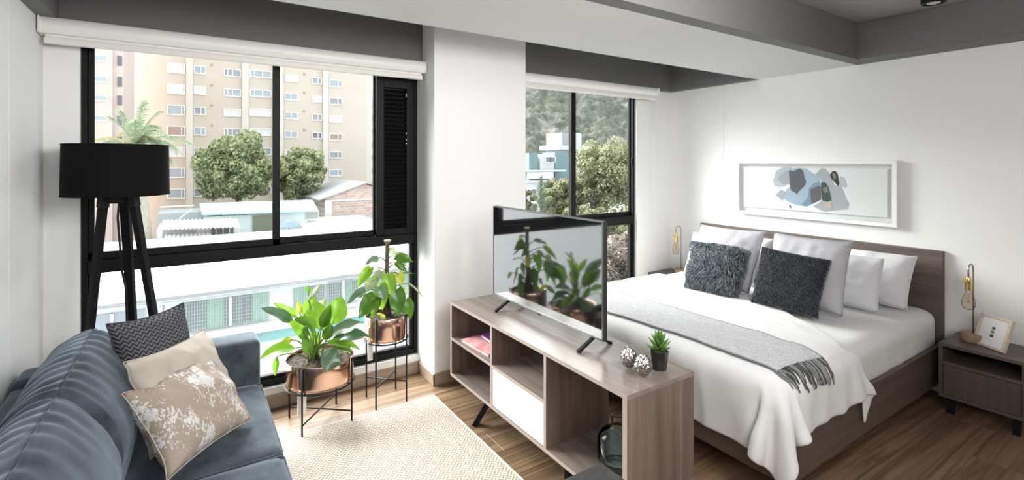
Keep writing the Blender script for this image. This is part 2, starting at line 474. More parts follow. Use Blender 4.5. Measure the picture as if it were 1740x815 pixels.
# ceiling spot
t = thing('ceiling_spotlight', 'black cylinder spotlight on the grey ceiling recess above the bed', 'spotlight', (3.40, 0.985, 2.372))
bm = NB(); lathe(bm, [(0.0, 0.10), (0.052, 0.10), (0.056, 0.094), (0.056, 0.004), (0.052, 0.0), (0.044, 0.0), (0.040, 0.010), (0.0, 0.010)], (3.40, 0.985, 2.365), 32); obj('housing', bm, BLACKM, t, smooth=True)
bm = NB(); lathe(bm, [(0.0, 0.0), (0.030, 0.0), (0.030, 0.004), (0.0, 0.004)], (3.40, 0.985, 2.3665), 24); obj('lens', bm, mat('lamp_lens', (0.75, 0.72, 0.68), 0.2), t, smooth=True)

# ------------------------------------------------------------------ rug
def rug_mat():
    m = mat('woven_rug', rough=0.95, spec=0.1); n = N(m)
    v = coords(n)
    s = n.n('ShaderNodeSeparateXYZ', {0: v})
    x, y = s.outputs[0], s.outputs[1]
    P = 0.032
    p = n.math('DIVIDE', n.math('ADD', x, y), P * 1.414); q = n.math('DIVIDE', n.math('SUBTRACT', x, y), P * 1.414)
    fp, fq = n.math('FRACT', p), n.math('FRACT', q)
    par = n.math('PINGPONG', n.math('ADD', n.math('FLOOR', p), n.math('FLOOR', q)), 1.0)
    def bars(fr):
        return n.math('GREATER_THAN', n.math('ABSOLUTE', n.math('SUBTRACT', n.math('FRACT', n.math('MULTIPLY', fr, 2.0)), 0.5)), 0.24)
    a = n.math('ADD', n.math('MULTIPLY', par, bars(fp)), n.math('MULTIPLY', n.math('SUBTRACT', 1.0, par), bars(fq)))
    nz = n.n('ShaderNodeTexNoise', {'Vector': v, 'Scale': 260.0, 'Detail': 2}).outputs[0]
    dk = n.ramp(nz, [(0.3, (0.25, 0.195, 0.145)), (0.7, (0.39, 0.32, 0.255))])
    lt = n.ramp(nz, [(0.3, (0.52, 0.475, 0.42)), (0.7, (0.64, 0.60, 0.545))])
    n.link(n.mixc(a, dk, lt), 'Base Color')
    n.bump(n.math('ADD', a, n.math('MULTIPLY', nz, 0.5)), 0.5, 0.003)
    return m
rug = thing('woven_rug', 'beige and cream flat woven rug on the oak floor before the sofa', 'rug', (0.72, 1.8, 0))
bm = NB(); box(bm, 0.03, 1.303, 0.72, 2.903, 0.0005, 0.008); obj('rug_field', bm, rug_mat(), rug)
bm = NB()
for a in ((0.03, 1.303, 2.903, 2.915), (0.03, 1.303, 0.708, 0.72), (0.018, 0.03, 0.708, 2.915), (1.303, 1.315, 0.708, 2.915)): box(bm, *a, 0.0005, 0.010, bev=0.003)
obj('bound_edge', bm, mat('rug_edge', (0.74, 0.69, 0.62), 0.9), rug)

# ------------------------------------------------------------------ floor lamp
t = thing('floor_lamp', 'tripod floor lamp with a black drum shade by the window behind the sofa', 'lamp', (-0.295, 3.075, 0))
lc = Vector((-0.295, 3.075, 0))
SHADE = mat('black_lampshade', (0.005, 0.0048, 0.005), 0.8, spec=0.12)
bm = NB()
zb, zt = 1.337, 1.585
lathe(bm, [(0.211, zb), (0.207, zt), (0.2045, zt), (0.2085, zb)], lc, 64, close=True)
obj('lamp_shade', bm, SHADE, t, smooth=True)
for zz, rr_ in ((zb + 0.003, 0.2105), (zt - 0.003, 0.2065)):
    bm = NB(); torus(bm, lc + Vector((0, 0, zz)), rr_, 0.003, 64, 6); obj('shade_rim', bm, SHADE, t, smooth=True)
bm = NB()
for k in range(3):
    a = k * 2.094; tube(bm, [lc + Vector((0.02 * math.cos(a), 0.02 * math.sin(a), zt - 0.05)), lc + Vector((0.206 * math.cos(a), 0.206 * math.sin(a), zt - 0.02))], 0.0025, 6)
obj('shade_spider', bm, BLACKM, t)
bm = NB(); lathe(bm, [(0, 1.30), (0.05, 1.30), (0.055, 1.31), (0.055, 1.345), (0.05, 1.355), (0.018, 1.36), (0.018, 1.47), (0, 1.47)], lc, 24); obj('hub', bm, BLACKM, t, smooth=True)
bm = NB(); lathe(bm, [(0, 1.46), (0.015, 1.46), (0.03, 1.50), (0.03, 1.53), (0.0, 1.555)], lc, 20); obj('bulb', bm, mat('opal_glass', (0.8, 0.8, 0.78), 0.3), t, smooth=True)
LEGB = wood('black_stained_wood', (0.004, 0.004, 0.004), (0.009, 0.0086, 0.0086), 'z', 0.6)
LEGB.node_tree.nodes['Principled BSDF'].inputs['Specular IOR Level'].default_value = 0.15
LEGT = [(-0.047, -0.03), (0.060, -0.03), (0.022, 0.05)]
LEGF = [(-0.150, -0.105), (0.250, -0.095), (0.075, 0.195)]
for (ax, ay), (bx, by) in zip(LEGT, LEGF):
    bm = NB(); p0 = lc + Vector((ax, ay, 1.35)); p1 = lc + Vector((bx, by, 0.0))
    obox(bm, p0, p1, 0.040, 0.026, up=(ax, ay, 0), w1=0.030, d1=0.022)
    lg = obj('leg', bm, LEGB, t)
    bm = NB(); q = p0.lerp(p1, 0.05); obox(bm, p0, q, 0.046, 0.032, up=(ax, ay, 0)); obj('leg_cap', bm, BLACKM, lg)
bm = NB()
cp = [at(203, 335, 3.06), at(200, 370, 3.05), at(204, 420, 3.05), at(206, 455, 3.07), at(213, 485, 3.09), at(215, 520, 3.10), at(216, 560, 3.11)]
cp += [Vector((cp[-1].x + 0.004, 3.13, 0.5)), Vector((cp[-1].x + 0.01, 3.17, 0.2)), Vector((cp[-1].x, 3.2, 0.005)), Vector((-0.45, 3.22, 0.005))]
tube(bm, [lc + Vector((0, 0, 1.36))] + cp, 0.0052, 8); obj('power_cord', bm, BLACKM, t)

# ------------------------------------------------------------------ sofa
def velvet(name, c1, c2):
    m = cloth_mat(name, c1, c2, scale=70, rough=0.85, bump=0.10, sheen=0.6, mottled=9.0)
    m.node_tree.nodes['Principled BSDF'].inputs['Sheen Tint'].default_value = (0.62, 0.72, 0.85, 1)
    m.node_tree.nodes['Principled BSDF'].inputs['Sheen Roughness'].default_value = 0.4
    return m
VEL = velvet('slate_blue_velvet', (0.030, 0.037, 0.048), (0.078, 0.093, 0.113))
SX0, SX1 = -0.598, 0.30
sofa = thing('sofa', 'slate blue velvet two seat sofa against the white left wall', 'sofa', (-0.15, 1.9, 0))
bm = NB(); box(bm, SX0 + 0.02, SX1 - 0.03, 1.12, 2.88, 0.10, 0.27, bev=0.02, seg=3); obj('frame', bm, VEL, sofa, smooth=True)
bm = NB(); box(bm, SX0, SX0 + 0.17, 1.12, 2.88, 0.16, 0.60, bev=0.04, seg=4); obj('back_frame', bm, VEL, sofa, smooth=True)
for y0, y1 in ((2.70, 2.89), (1.10, 1.29)):
    bm = NB(); box(bm, SX0, SX1 - 0.006, y0, y1, 0.10, 0.628, bev=0.045, seg=6); obj('arm', bm, VEL, sofa, smooth=True)
def puff(bm, x0, x1, y0, y1, z0, z1, ex=0.16, n=26, bulge=0.0, seed=0):
    """a soft upholstered block"""
    cx_, cy_, cz_ = (x0 + x1) / 2, (y0 + y1) / 2, (z0 + z1) / 2
    hx, hy, hz = (x1 - x0) / 2, (y1 - y0) / 2, (z1 - z0) / 2
    r = bmesh.ops.create_cube(bm, size=2)
    bmesh.ops.subdivide_edges(bm, edges=bm.edges[:], cuts=n, use_grid_fill=True)
    rd = min(hx, hy, hz) * ex * 2
    for v in bm.verts:
        p = Vector((v.co.x * hx, v.co.y * hy, v.co.z * hz))
        core = Vector((max(-hx + rd, min(hx - rd, p.x)), max(-hy + rd, min(hy - rd, p.y)), max(-hz + rd, min(hz - rd, p.z))))
        d = p - core
        if d.length > 1e-6: p = core + d.normalized() * rd
        if bulge and p.z > 0: p.z += bulge * (1 - (p.x / hx) ** 2) * (1 - (p.y / hy) ** 4)
        p += Vector((0, 0, 0.004 * noise.noise(p * 9 + Vector((seed, 0, 0)))))
        v.co = p + Vector((cx_, cy_, cz_))
for k, (y0, y1) in enumerate(((2.0, 2.70), (1.29, 1.995))):
    bm = NB(); puff(bm, SX0 + 0.15, SX1, y0 + 0.002, y1 - 0.002, 0.262, 0.428, ex=0.26, n=22, bulge=0.018, seed=k); s = obj('seat_cushion', bm, VEL, sofa, smooth='all')
    bm = NB(); tube(bm, [(SX0 + 0.2, y0 + 0.006, 0.413), (SX1 - 0.02, y0 + 0.006, 0.413), (SX1 - 0.008, y0 + 0.02, 0.413), (SX1 - 0.008, y1 - 0.02, 0.413), (SX1 - 0.02, y1 - 0.006, 0.413), (SX0 + 0.2, y1 - 0.006, 0.413)], 0.0035, 6); obj('piping', bm, VEL, s)
PROF = [(-0.195, 0.415), (-0.182, 0.50), (-0.190, 0.60), (-0.225, 0.70), (-0.285, 0.785), (-0.335, 0.812), (-0.40, 0.795), (-0.465, 0.735), (-0.50, 0.64), (-0.495, 0.52), (-0.44, 0.425), (-0.32, 0.405)]
def prof_at(f):
    n_ = len(PROF); k = int(f * n_) % n_; t_ = f * n_ - int(f * n_)
    p = [PROF[(k + q) % n_] for q in (-1, 0, 1, 2)]
    return [0.5 * (2 * p[1][c] + (p[2][c] - p[0][c]) * t_ + (2 * p[0][c] - 5 * p[1][c] + 4 * p[2][c] - p[3][c]) * t_ ** 2 + (3 * p[1][c] - p[0][c] - 3 * p[2][c] + p[3][c]) * t_ ** 3) for c in (0, 1)]
def back_cushion(y0, y1, seed):
    bm = NB(); na, nb = 84, 100; cxx, czz = -0.335, 0.60; rows = []
    for j in range(nb + 1):
        b = math.sin((-1 + 2 * j / nb) * math.pi / 2) if j not in (0, nb) else (-1 if j == 0 else 1)
        y = (y0 + y1) / 2 + b * (y1 - y0) / 2
        e = (1 - abs(b)) * (y1 - y0) / 2                       # distance from the end face
        inset = 0.035 * max(0, 1 - e / 0.035) ** 2
        row = []
        for i in range(na):
            f = i / na; px, pz = prof_at(f)
            d = Vector((px - cxx, 0, pz - czz)); L = d.length; d /= L
            back = min(1, max(0, (f - 0.40) / 0.06)) * min(1, max(0, (0.70 - f) / 0.10))   # the gathered top behind the seam
            ph = y * 96 + 2.6 * noise.noise(Vector((px * 7, y * 4, seed)))
            pl = (0.5 + 0.5 * math.sin(ph)) ** 1.6 * 0.011 * back * (0.55 + 0.6 * noise.noise(Vector((y * 6, f * 6, seed + 5))))
            fr = 0.0 if f > 0.42 else 0.006 * math.sin(ph * 0.8) * max(0, f / 0.42 - 0.55) * 1.5
            wr = 0.010 * noise.noise(Vector((px * 5, y * 3.2, pz * 5 + seed))) + 0.004 * noise.noise(Vector((px * 15, y * 10, pz * 12 + seed)))
            belly = 0.022 * (1 - b * b) * max(0, 1 - abs(f - 0.17) / 0.25)
            k = L - inset - pl * 1.2 + wr + belly + fr
            row.append(bm.verts.new((cxx + d.x * k, y, czz + d.z * k)))
        rows.append(row)
    for j in range(nb):
        for i in range(na): bm.faces.new((rows[j][i], rows[j][(i + 1) % na], rows[j + 1][(i + 1) % na], rows[j + 1][i]))
    for q, yy_ in ((0, y0 + 0.004), (-1, y1 - 0.004)):
        c = bm.verts.new((cxx, rows[q][0].co.y, czz))
        for i in range(na): bm.faces.new((rows[q][i], rows[q][(i + 1) % na], c))
    si = int(na * 0.415)
    seam = [rows[j][si].co + (rows[j][si].co - Vector((cxx, rows[j][si].co.y, czz))).normalized() * 0.001 for j in range(2, nb - 1)]
    o = obj('back_cushion', bm, VEL, sofa, smooth='all')
    bm = NB(); tube(bm, seam, 0.0032, 6); obj('piping', bm, VEL, o)
back_cushion(1.985, 2.695, 3.0)
back_cushion(1.27, 1.978, 11.0)
for x, y in ((SX0 + 0.1, 1.2), (SX0 + 0.1, 2.8), (SX1 - 0.1, 1.2), (SX1 - 0.1, 2.8)):
    bm = NB(); obox(bm, (x, y, 0.12), (x, y, 0.009 if x > 0.03 else 0.0), 0.05, 0.05, w1=0.035, d1=0.035, up=(0, 1, 0)); obj('leg', bm, BLACKM, sofa)

# ------------------------------------------------------------------ pillows from four corners
def pillow_fn(c, th, pinch=0.10, wr=0.006, seed=0.0, ear=0.02, p=2.4, flat=0.55):
    TL, TR, BR, BL = [Vector(v) for v in c]
    nrm = (TR - TL + BR - BL).cross(TL - BL + TR - BR).normalized()
    ctr = (TL + TR + BR + BL) / 4
    def fn(u, v, side):
        a, b = 2 * u - 1, 2 * v - 1
        # concave edges between the corners
        ea = 1 - pinch * (1 - b * b) * 0.5 * abs(a) ** 3
        eb = 1 - pinch * (1 - a * a) * 0.5 * abs(b) ** 3
        # hidden rounding right at the corner
        uu, vv = (a * eb * 0 + a * (1 - pinch * 0.5 * (1 - b * b) * a * a) + 1) / 2, (b * (1 - pinch * 0.5 * (1 - a * a) * b * b) + 1) / 2
        pnt = (BL * (1 - uu) + BR * uu) * (1 - vv) + (TL * (1 - uu) + TR * uu) * vv
        h = (max(0, 1 - abs(a) ** p) * max(0, 1 - abs(b) ** p)) ** flat
        w = wr * (noise.noise(pnt * 9 + Vector((seed, 0, side))) + 0.6 * noise.noise(pnt * 22 + Vector((seed, 3, side))))
        edge = wr * 0.8 * noise.noise(pnt * 14 + Vector((seed, 9, 0)))
        return pnt + nrm * (side * (th / 2 * h + w * min(1, h * 2)) + edge)
    return fn, nrm
def pillow_bm(c, th, n=34, **kw):
    fn, nrm = pillow_fn(c, th, **kw)
    bm = NB()
    grid(bm, lambda u, v: fn(u, v, 1), n, n)
    grid(bm, lambda u, v: fn(u, v, -1), n, n)
    bmesh.ops.remove_doubles(bm, verts=bm.verts[:], dist=0.0004)
    return bm, fn, nrm
def edge_loop(fn, n=34):
    pts = [fn(i / n, 0, 1) for i in range(n)] + [fn(1, i / n, 1) for i in range(n)] + [fn(1 - i / n, 1, 1) for i in range(n)] + [fn(0, 1 - i / n, 1) for i in range(n + 1)]
    return pts
def pillow(name, c, th, m, label, group=None, seam=None, cat='cushion', **kw):
    bm, fn, nrm = pillow_bm(c, th, **kw)
    cc = [Vector(v) for v in c]
    b = sum(cc, Vector()) / 4; b.z = min(v.z for v in cc)
    t = thing(name, label, cat, b, group)
    obj('cover', bm, m, t, smooth='all')
    if seam:
        bm = NB(); tube(bm, edge_loop(fn), seam[0], 6, cap=False); obj(seam[2] if len(seam) > 2 else 'piping', bm, seam[1], t)
    return t, fn, nrm

def zig_mat():
    m = mat('zigzag_knit', rough=0.9, spec=0.15); n = N(m)
    uv = n.n('ShaderNodeTexCoord').outputs['UV']; s = n.n('ShaderNodeSeparateXYZ', {0: uv})
    tri = n.math('PINGPONG', n.math('MULTIPLY', s.outputs[0], 13.0), 0.5)
    h = n.math('SINE', n.math('MULTIPLY', n.math('ADD', s.outputs[1], n.math('MULTIPLY', tri, 0.072)), 138.0))
    n.link(n.ramp(n.math('MULTIPLY_ADD', h, 0.5, 0.5), [(0.1, (0.036, 0.037, 0.043)), (0.9, (0.16, 0.165, 0.18))]), 'Base Color')
    n.bump(h, 0.5, 0.004)
    return m
def foil_mat():
    m = mat('foil_print_linen', rough=0.7, spec=0.3); n = N(m)
    uv = n.n('ShaderNodeTexCoord').outputs['UV']
    mp = n.n('ShaderNodeMapping', {0: uv, 3: (1.0, 0.55, 1)}).outputs[0]
    mp2 = n.n('ShaderNodeMapping', {0: uv, 2: (0, 0, 0.5), 3: (1.0, 0.35, 1)}).outputs[0]
    a = n.n('ShaderNodeTexNoise', {'Vector': mp, 'Scale': 4.2, 'Detail': 3, 'Roughness': 0.6}).outputs[0]
    b = n.n('ShaderNodeTexNoise', {'Vector': mp2, 'Scale': 60.0, 'Detail': 3, 'Roughness': 0.7}).outputs[0]
    f = n.math('ADD', a, n.math('MULTIPLY', n.math('SUBTRACT', b, 0.5), 0.75))
    k = n.ramp(f, [(0.535, (0, 0, 0)), (0.56, (1, 1, 1))])
    w = n.n('ShaderNodeTexNoise', {'Vector': uv, 'Scale': 380.0, 'Detail': 2}).outputs[0]
    lin = n.ramp(w, [(0.3, (0.31, 0.25, 0.195)), (0.7, (0.43, 0.36, 0.295))])
    n.link(n.mixc(k, lin, (0.66, 0.655, 0.65)), 'Base Color')
    kv = n.n('ShaderNodeSeparateColor', {0: k}).outputs[0]
    n.link(n.math('MULTIPLY_ADD', kv, -0.3, 0.75), 'Roughness')
    n.bump(n.math('ADD', w, kv), 0.15, 0.002)
    return m
LINEN = cloth_mat('cream_linen', (0.44, 0.395, 0.34), (0.555, 0.51, 0.45), scale=90, bump=0.2, mottled=2)
pillow('zigzag_cushion', [at(181, 550, 2.50), at(311, 514, 2.645), (0.055, 2.60, 0.475), (-0.215, 2.44, 0.462)], 0.17, zig_mat(), 'dark grey cushion with a zigzag rib, rearmost of the three on the sofa', 'sofa throw cushions', seam=(0.0035, mat('zigzag_seam', (0.05, 0.052, 0.06), 0.9)), pinch=0.20, wr=0.005)
pillow('linen_cushion', [(-0.19, 2.135, 0.815), (0.056, 2.50, 0.782), (0.185, 2.40, 0.468), (-0.115, 2.13, 0.462)], 0.14, LINEN, 'plain cream linen cushion between the zigzag and the silver printed cushion', 'sofa throw cushions', seam=(0.002, LINEN), pinch=0.20, wr=0.020, seed=4)
pillow('foil_cushion', [(-0.195, 2.12, 0.712), (0.058, 2.43, 0.705), (0.213, 2.25, 0.455), (-0.058, 1.93, 0.478)], 0.18, foil_mat(), 'beige cushion with flaked silver print, frontmost on the sofa', 'sofa throw cushions', seam=(0.002, LINEN), pinch=0.18, wr=0.013, seed=8)

# ------------------------------------------------------------------ plants on stands
COPPER = mat('copper', (0.90, 0.60, 0.46), 0.16, 1.0)
SOIL = cloth_mat('soil', (0.035, 0.026, 0.02), (0.10, 0.078, 0.06), scale=12, bump=1.0, mottled=60)
LEAF1 = leaf_mat('leaf_bright', (0.14, 0.33, 0.014), (0.28, 0.51, 0.045), 0.4, 0.27)
LEAF2 = leaf_mat('leaf_silver', (0.055, 0.13, 0.055), (0.18, 0.27, 0.17), 0.25, 0.25)
LEAF3 = leaf_mat('leaf_mid', (0.055, 0.15, 0.014), (0.14, 0.28, 0.03), 0.35, 0.26)
LEAF4 = leaf_mat('leaf_yellow', (0.36, 0.46, 0.03), (0.50, 0.52, 0.06), 0.4, 0.3)
LEAF5 = leaf_mat('leaf_pale', (0.24, 0.32, 0.15), (0.42, 0.48, 0.32), 0.4, 0.35)
LM = {'b': LEAF1, 's': LEAF2, 'm': LEAF3, 'y': LEAF4, 'p': LEAF5}
STEM = mat('leaf_stem', (0.12, 0.22, 0.035), 0.5)
STEMD = mat('leaf_stem_dark', (0.045, 0.06, 0.02), 0.5)
def stand(label, feet, rz, bz, zx, c):
    t = thing('plant_stand', label, 'plant stand', (c[0], c[1], 0), 'black wire plant stands')
    for p in feet:
        bm = NB(); tube(bm, [(p[0], p[1], 0), (p[0], p[1], rz)], 0.0052, 8); obj('leg', bm, BLACKM, t)
    r = sum(math.hypot(p[0] - c[0], p[1] - c[1]) for p in feet) / 4
    bm = NB(); torus(bm, (c[0], c[1], bz), r - 0.004, 0.0045, 48, 6); obj('ring', bm, BLACKM, t, smooth=True)
    for a, b in ((0, 2), (1, 3)):
        bm = NB(); tube(bm, [(feet[a][0], feet[a][1], zx), (feet[b][0], feet[b][1], zx)], 0.0045, 8); obj('crossbar', bm, BLACKM, t)
        bm = NB(); tube(bm, [(feet[a][0], feet[a][1], bz - 0.004), (feet[b][0], feet[b][1], bz - 0.004)], 0.004, 8); obj('pot_rest', bm, BLACKM, t)
    return t
def square(c, r, a0): return [(c[0] + r * math.cos(a0 + k * math.pi / 2), c[1] + r * math.sin(a0 + k * math.pi / 2)) for k in range(4)]
def blade(bm, p0, p1, wd, face, droop, fold, kind, mi=0, heart=False):
    """a leaf blade from p0 to p1, facing 'face', with a crease along the midrib"""
    p0, p1, face = Vector(p0), Vector(p1), Vector(face)
    ax = p1 - p0; L = ax.length
    s = ax.cross(face).normalized(); nn = s.cross(ax).normalized()
    if nn.dot(face) < 0: nn = -nn
    nu, nv = 10, 6
    def fn(u, v):
        b = 2 * v - 1
        if heart: pr = (math.sin(math.pi * min(1, u * 0.93 + 0.10)) ** 0.7) * (1.05 - 0.55 * u) * 1.25
        else: pr = math.sin(math.pi * (u * 0.96 + 0.03)) ** 0.8 * (1 + 0.18 * math.cos(math.pi * u * 1.1))
        w = wd / 2 * pr
        back = -0.10 * L * abs(b) * (1 - u) ** 3 if heart else 0
        c = p0 + ax * u + ax.normalized() * back + nn * (droop * L * 4 * u * (1 - u))
        h = fold * abs(b) ** 1.4 * w - 0.05 * wd * math.sin(u * 11 + b * 2) * abs(b)
        return c + s * (b * w) + nn * h
    grid(bm, fn, nu, nv, mi=mi)
CAMV = Vector((0, 0, EYE))
# low plant
c1 = (0.637, 3.009); f1 = [(0.483, 3.118), (0.520, 2.866), (0.794, 2.898), (0.757, 3.150)]
f1 = square(c1, 0.193, math.radians(229.5))
stand('low black wire plant stand carrying the wide copper planter', f1, 0.372, 0.228, 0.065, c1)
def planter(label, c, r, zb, zt, zs, seg=56):
    t = thing('potted_plant', label, 'plant', (c[0], c[1], zb), 'house plants in copper pots')
    bm = NB()
    lathe(bm, [(0, zb), (r * 0.90, zb), (r * 0.95, zb + 0.003), (r * 0.978, zb + 0.009), (r * 0.988, zb + 0.016), (r * 0.990, zb + 0.026), (r * 0.992, zb + 0.05), (r * 0.996, zb + 0.09), (r, zt - 0.003), (r - 0.002, zt), (r - 0.005, zt - 0.002), (r * 0.97, zs - 0.02), (0, zs - 0.02)], (c[0], c[1], 0), seg)
    obj('pot', bm, COPPER, t, smooth=True)
    bm = NB()
    def soil(u, v):
        a = 2 * math.pi * v; rr = u * r * 0.972
        p = Vector((c[0] + rr * math.cos(a), c[1] + rr * math.sin(a), zs))
        p.z += 0.008 * noise.noise(p * 40) + 0.006 * noise.noise(p * 90) + 0.012 * (1 - u)
        return p
    grid(bm, soil, 16, 48)
    bmesh.ops.remove_doubles(bm, verts=bm.verts[:], dist=0.0004)
    obj('soil', bm, SOIL, t)
    return t
p1 = planter('leafy bright green plant in a wide copper pot on the low stand', c1, 0.186, 0.232, 0.375, 0.356)
base1 = Vector((0.60, 3.00, 0.355))
#  u0 v0 u1 v1 width(px) y0 y1 up-facing fold droop material
LV1 = [(499, 547, 444, 523, 21, 3.02, 2.97, .6, .25, .03, 's'), (505, 539, 465, 515, 13, 3.08, 3.10, .5, .4, .03, 'b'), (514, 560, 493, 546, 25, 2.95, 2.88, .2, .2, .1, 'b'),
       (502, 591, 442, 609, 26, 2.96, 2.90, .9, .3, .10, 'b'), (470, 606, 467, 638, 9, 2.95, 2.92, .1, .5, .0, 'b'), (497, 577, 478, 581, 11, 3.05, 3.07, .3, .2, .1, 'y'),
       (534, 569, 500, 542, 28, 2.94, 2.86, .6, .25, .16, 'm'), (516, 537, 536, 499, 19, 3.06, 3.09, .0, .3, .0, 'b'), (545, 557, 538, 512, 33, 3.00, 3.02, .1, .25, .02, 'b'),
       (547, 556, 562, 517, 17, 2.97, 2.96, .1, .6, .04, 'm'), (565, 550, 580, 503, 33, 3.02, 3.06, .1, .22, .03, 'b'), (562, 567, 618, 547, 24, 2.97, 2.94, .7, .25, .05, 's'),
       (566, 577, 632, 573, 26, 2.96, 2.92, .9, .25, .10, 's'), (556, 583, 612, 594, 20, 2.93, 2.90, .9, .3, .10, 'b'), (546, 606, 580, 617, 33, 2.86, 2.82, .25, .15, .06, 's'),
       (524, 510, 546, 481, 10, 3.05, 3.08, .0, .6, .0, 'p'), (510, 534, 506, 511, 9, 3.07, 3.09, .1, .3, .0, 'y'), (524, 497, 523, 484, 7, 3.08, 3.09, .1, .3, .0, 'b'),
       (527, 600, 514, 573, 16, 2.95, 2.93, .2, .3, .05, 'm'), (550, 576, 566, 553, 16, 2.95, 2.95, .2, .3, .03, 'm'), (538, 532, 553, 506, 15, 3.10, 3.12, .0, .4, .0, 'p'),
       (552, 566, 560, 534, 16, 3.06, 3.10, .2, .3, .0, 'm'), (540, 590, 530, 556, 16, 3.02, 3.03, .1, .3, .0, 'b'), (575, 566, 596, 541, 14, 3.08, 3.11, .3, .3, .0, 'm'), (570, 590, 600, 601, 14, 3.02, 3.0, .8, .3, .06, 'm'),
       (520, 578, 508, 548, 15, 3.06, 3.08, .2, .3, .0, 'm')]
def leaves(t, LV, stem_of, heart):
    for (u0, v0, u1, v1, wp, y0, y1, upf, fold, droop, k) in LV:
        a, b = at(u0, v0, y0), at(u1, v1, y1)
        mid = (a + b) / 2
        tocam = (CAMV - mid).normalized()
        face = (tocam * (1 - upf * 0.6) + Vector((0, 0, 1)) * upf).normalized()
        wd = wp / FPX * mid.dot(FW) * 1.12
        bm = NB()
        blade(bm, a, b, wd, face, droop, fold, k, heart=heart)
        lf = obj('leaf', bm, LM[k], t, smooth='all')
        bm = NB()
        s0, ctrl = stem_of(a, b)
        tube(bm, bez(s0, ctrl, a, 7) + [a.lerp(b, 0.25) + face * (-0.001 + droop * 0.7 * (b - a).length)], [0.0042, 0.004, 0.0038, 0.0036, 0.0034, 0.0032, 0.003, 0.0024, 0.001], 6)
        obj('petiole', bm, STEM if k in 'bp' else STEMD if heart else STEM, lf)
def stem1(a, b):
    s = base1 + Vector((R.uniform(-0.035, 0.035), R.uniform(-0.03, 0.03), 0))
    c = s.lerp(a, 0.5); c.z = max(s.z, a.z) * 0.6 + s.z * 0.4 + 0.05
    return s, c
leaves(p1, LV1, stem1, False)
# tall plant
c2 = (1.043, 3.045)
f2 = square(c2, 0.137, math.radians(225))
stand('tall black wire plant stand carrying the small copper planter', f2, 0.545, 0.387, 0.125, c2)
p2 = planter('climbing plant on a mossy pole in the smaller copper pot on the tall stand', c2, 0.131, 0.391, 0.538, 0.520)
bm = NB()
pp = [at(655.6, 545, 3.045), at(656, 500, 3.045), at(657.5, 455, 3.045), at(658, 425, 3.045), at(658.5, 410, 3.045)]
tube(bm, pp, [0.020, 0.015, 0.0135, 0.0135, 0.013], 12)
for v in bm.verts: v.co += Vector((noise.noise(v.co * 70), noise.noise(v.co * 70 + Vector((5, 0, 0))), 0)) * 0.004
obj('moss_pole', bm, cloth_mat('pole_bark', (0.06, 0.045, 0.03), (0.19, 0.145, 0.10), scale=14, bump=1, mottled=40), p2, smooth=True)
bm = NB(); tube(bm, [pp[-1] - Vector((0, 0, 0.002)), pp[-1] + Vector((0, 0, 0.010))], 0.022, 12); obj('pole_cap', bm, mat('pole_cap', (0.36, 0.28, 0.20), 0.8), p2)
bm = NB()
for k in range(7):
    a = k * 0.9; q0 = pp[0] + Vector((0.05 * math.cos(a), 0.05 * math.sin(a), -0.02)); tube(bm, bez(q0, pp[0] + Vector((0.02 * math.cos(a), 0.02 * math.sin(a), 0.06)), pp[1] + Vector((0.01 * math.cos(a), 0.01 * math.sin(a), 0.01 * k)), 6), 0.006, 6)
obj('stem', bm, mat('brown_stem', (0.055, 0.035, 0.025), 0.7), p2)
LV2 = [(664, 421, 670, 434, 10, 3.07, 3.08, .1, .2, 0, 'p'), (672, 436, 703, 445, 17, 3.02, 2.99, .5, .2, .06, 'm'), (673, 447, 692, 462, 10, 3.0, 2.97, .3, .4, .03, 'm'),
       (643, 438, 620, 450, 13, 3.03, 3.0, .6, .2, .05, 's'), (629, 455, 606, 489, 15, 3.0, 2.96, .3, .25, .05, 'b'), (633, 475, 622, 497, 17, 2.97, 2.94, .2, .2, .04, 'p'),
       (623, 492, 589, 516, 15, 2.97, 2.93, .5, .25, .06, 's'), (637, 502, 609, 541, 24, 2.93, 2.88, .3, .2, .06, 'm'), (641, 502, 632, 541, 16, 2.92, 2.89, .2, .3, .04, 'm'),
       (647, 482, 650, 527, 20, 2.93, 2.90, .2, .25, .04, 'b'), (659, 466, 665, 503, 20, 2.96, 2.92, .2, .2, .04, 'b'), (676, 464, 683, 485, 16, 2.98, 2.95, .2, .2, .04, 'y'),
       (674, 491, 677, 538, 24, 2.95, 2.91, .15, .2, .04, 'm'), (690, 508, 698, 543, 18, 2.99, 2.96, .15, .2, .04, 'm'), (687, 489, 694, 500, 8, 3.08, 3.08, .2, .2, .0, 'p'),
       (694, 482, 722, 511, 4, 3.0, 2.93, .9, .2, .12, 'p'), (673, 446, 698, 457, 4, 3.04, 3.02, .9, .2, .10, 's'), (678, 465, 706, 465, 5, 3.04, 3.0, .9, .2, .06, 's'),
       (649, 461, 636, 478, 14, 2.99, 2.96, .3, .2, .04, 'p'), (645, 487, 653, 511, 15, 2.90, 2.87, .2, .25, .04, 's'), (662, 500, 658, 527, 16, 3.10, 3.10, .1, .2, .02, 'm'), (640, 470, 629, 487, 12, 3.06, 3.05, .2, .2, .02, 'b'),
       (668, 478, 661, 505, 14, 3.06, 3.06, .2, .2, .02, 'm'), (630, 520, 622, 537, 10, 3.04, 3.03, .2, .2, .02, 'm'), (654, 540, 640, 532, 8, 2.95, 2.93, .6, .2, .02, 'y')]
def stem2(a, b):
    z = min(0.98, max(0.56, a.z + R.uniform(-0.05, -0.01)))
    k = min(1, max(0, (z - 0.54) / 0.44))
    s = pp[0].lerp(pp[-1], k); c = s.lerp(a, 0.6) + Vector((0, 0, 0.025))
    return s, c
leaves(p2, LV2, stem2, True)
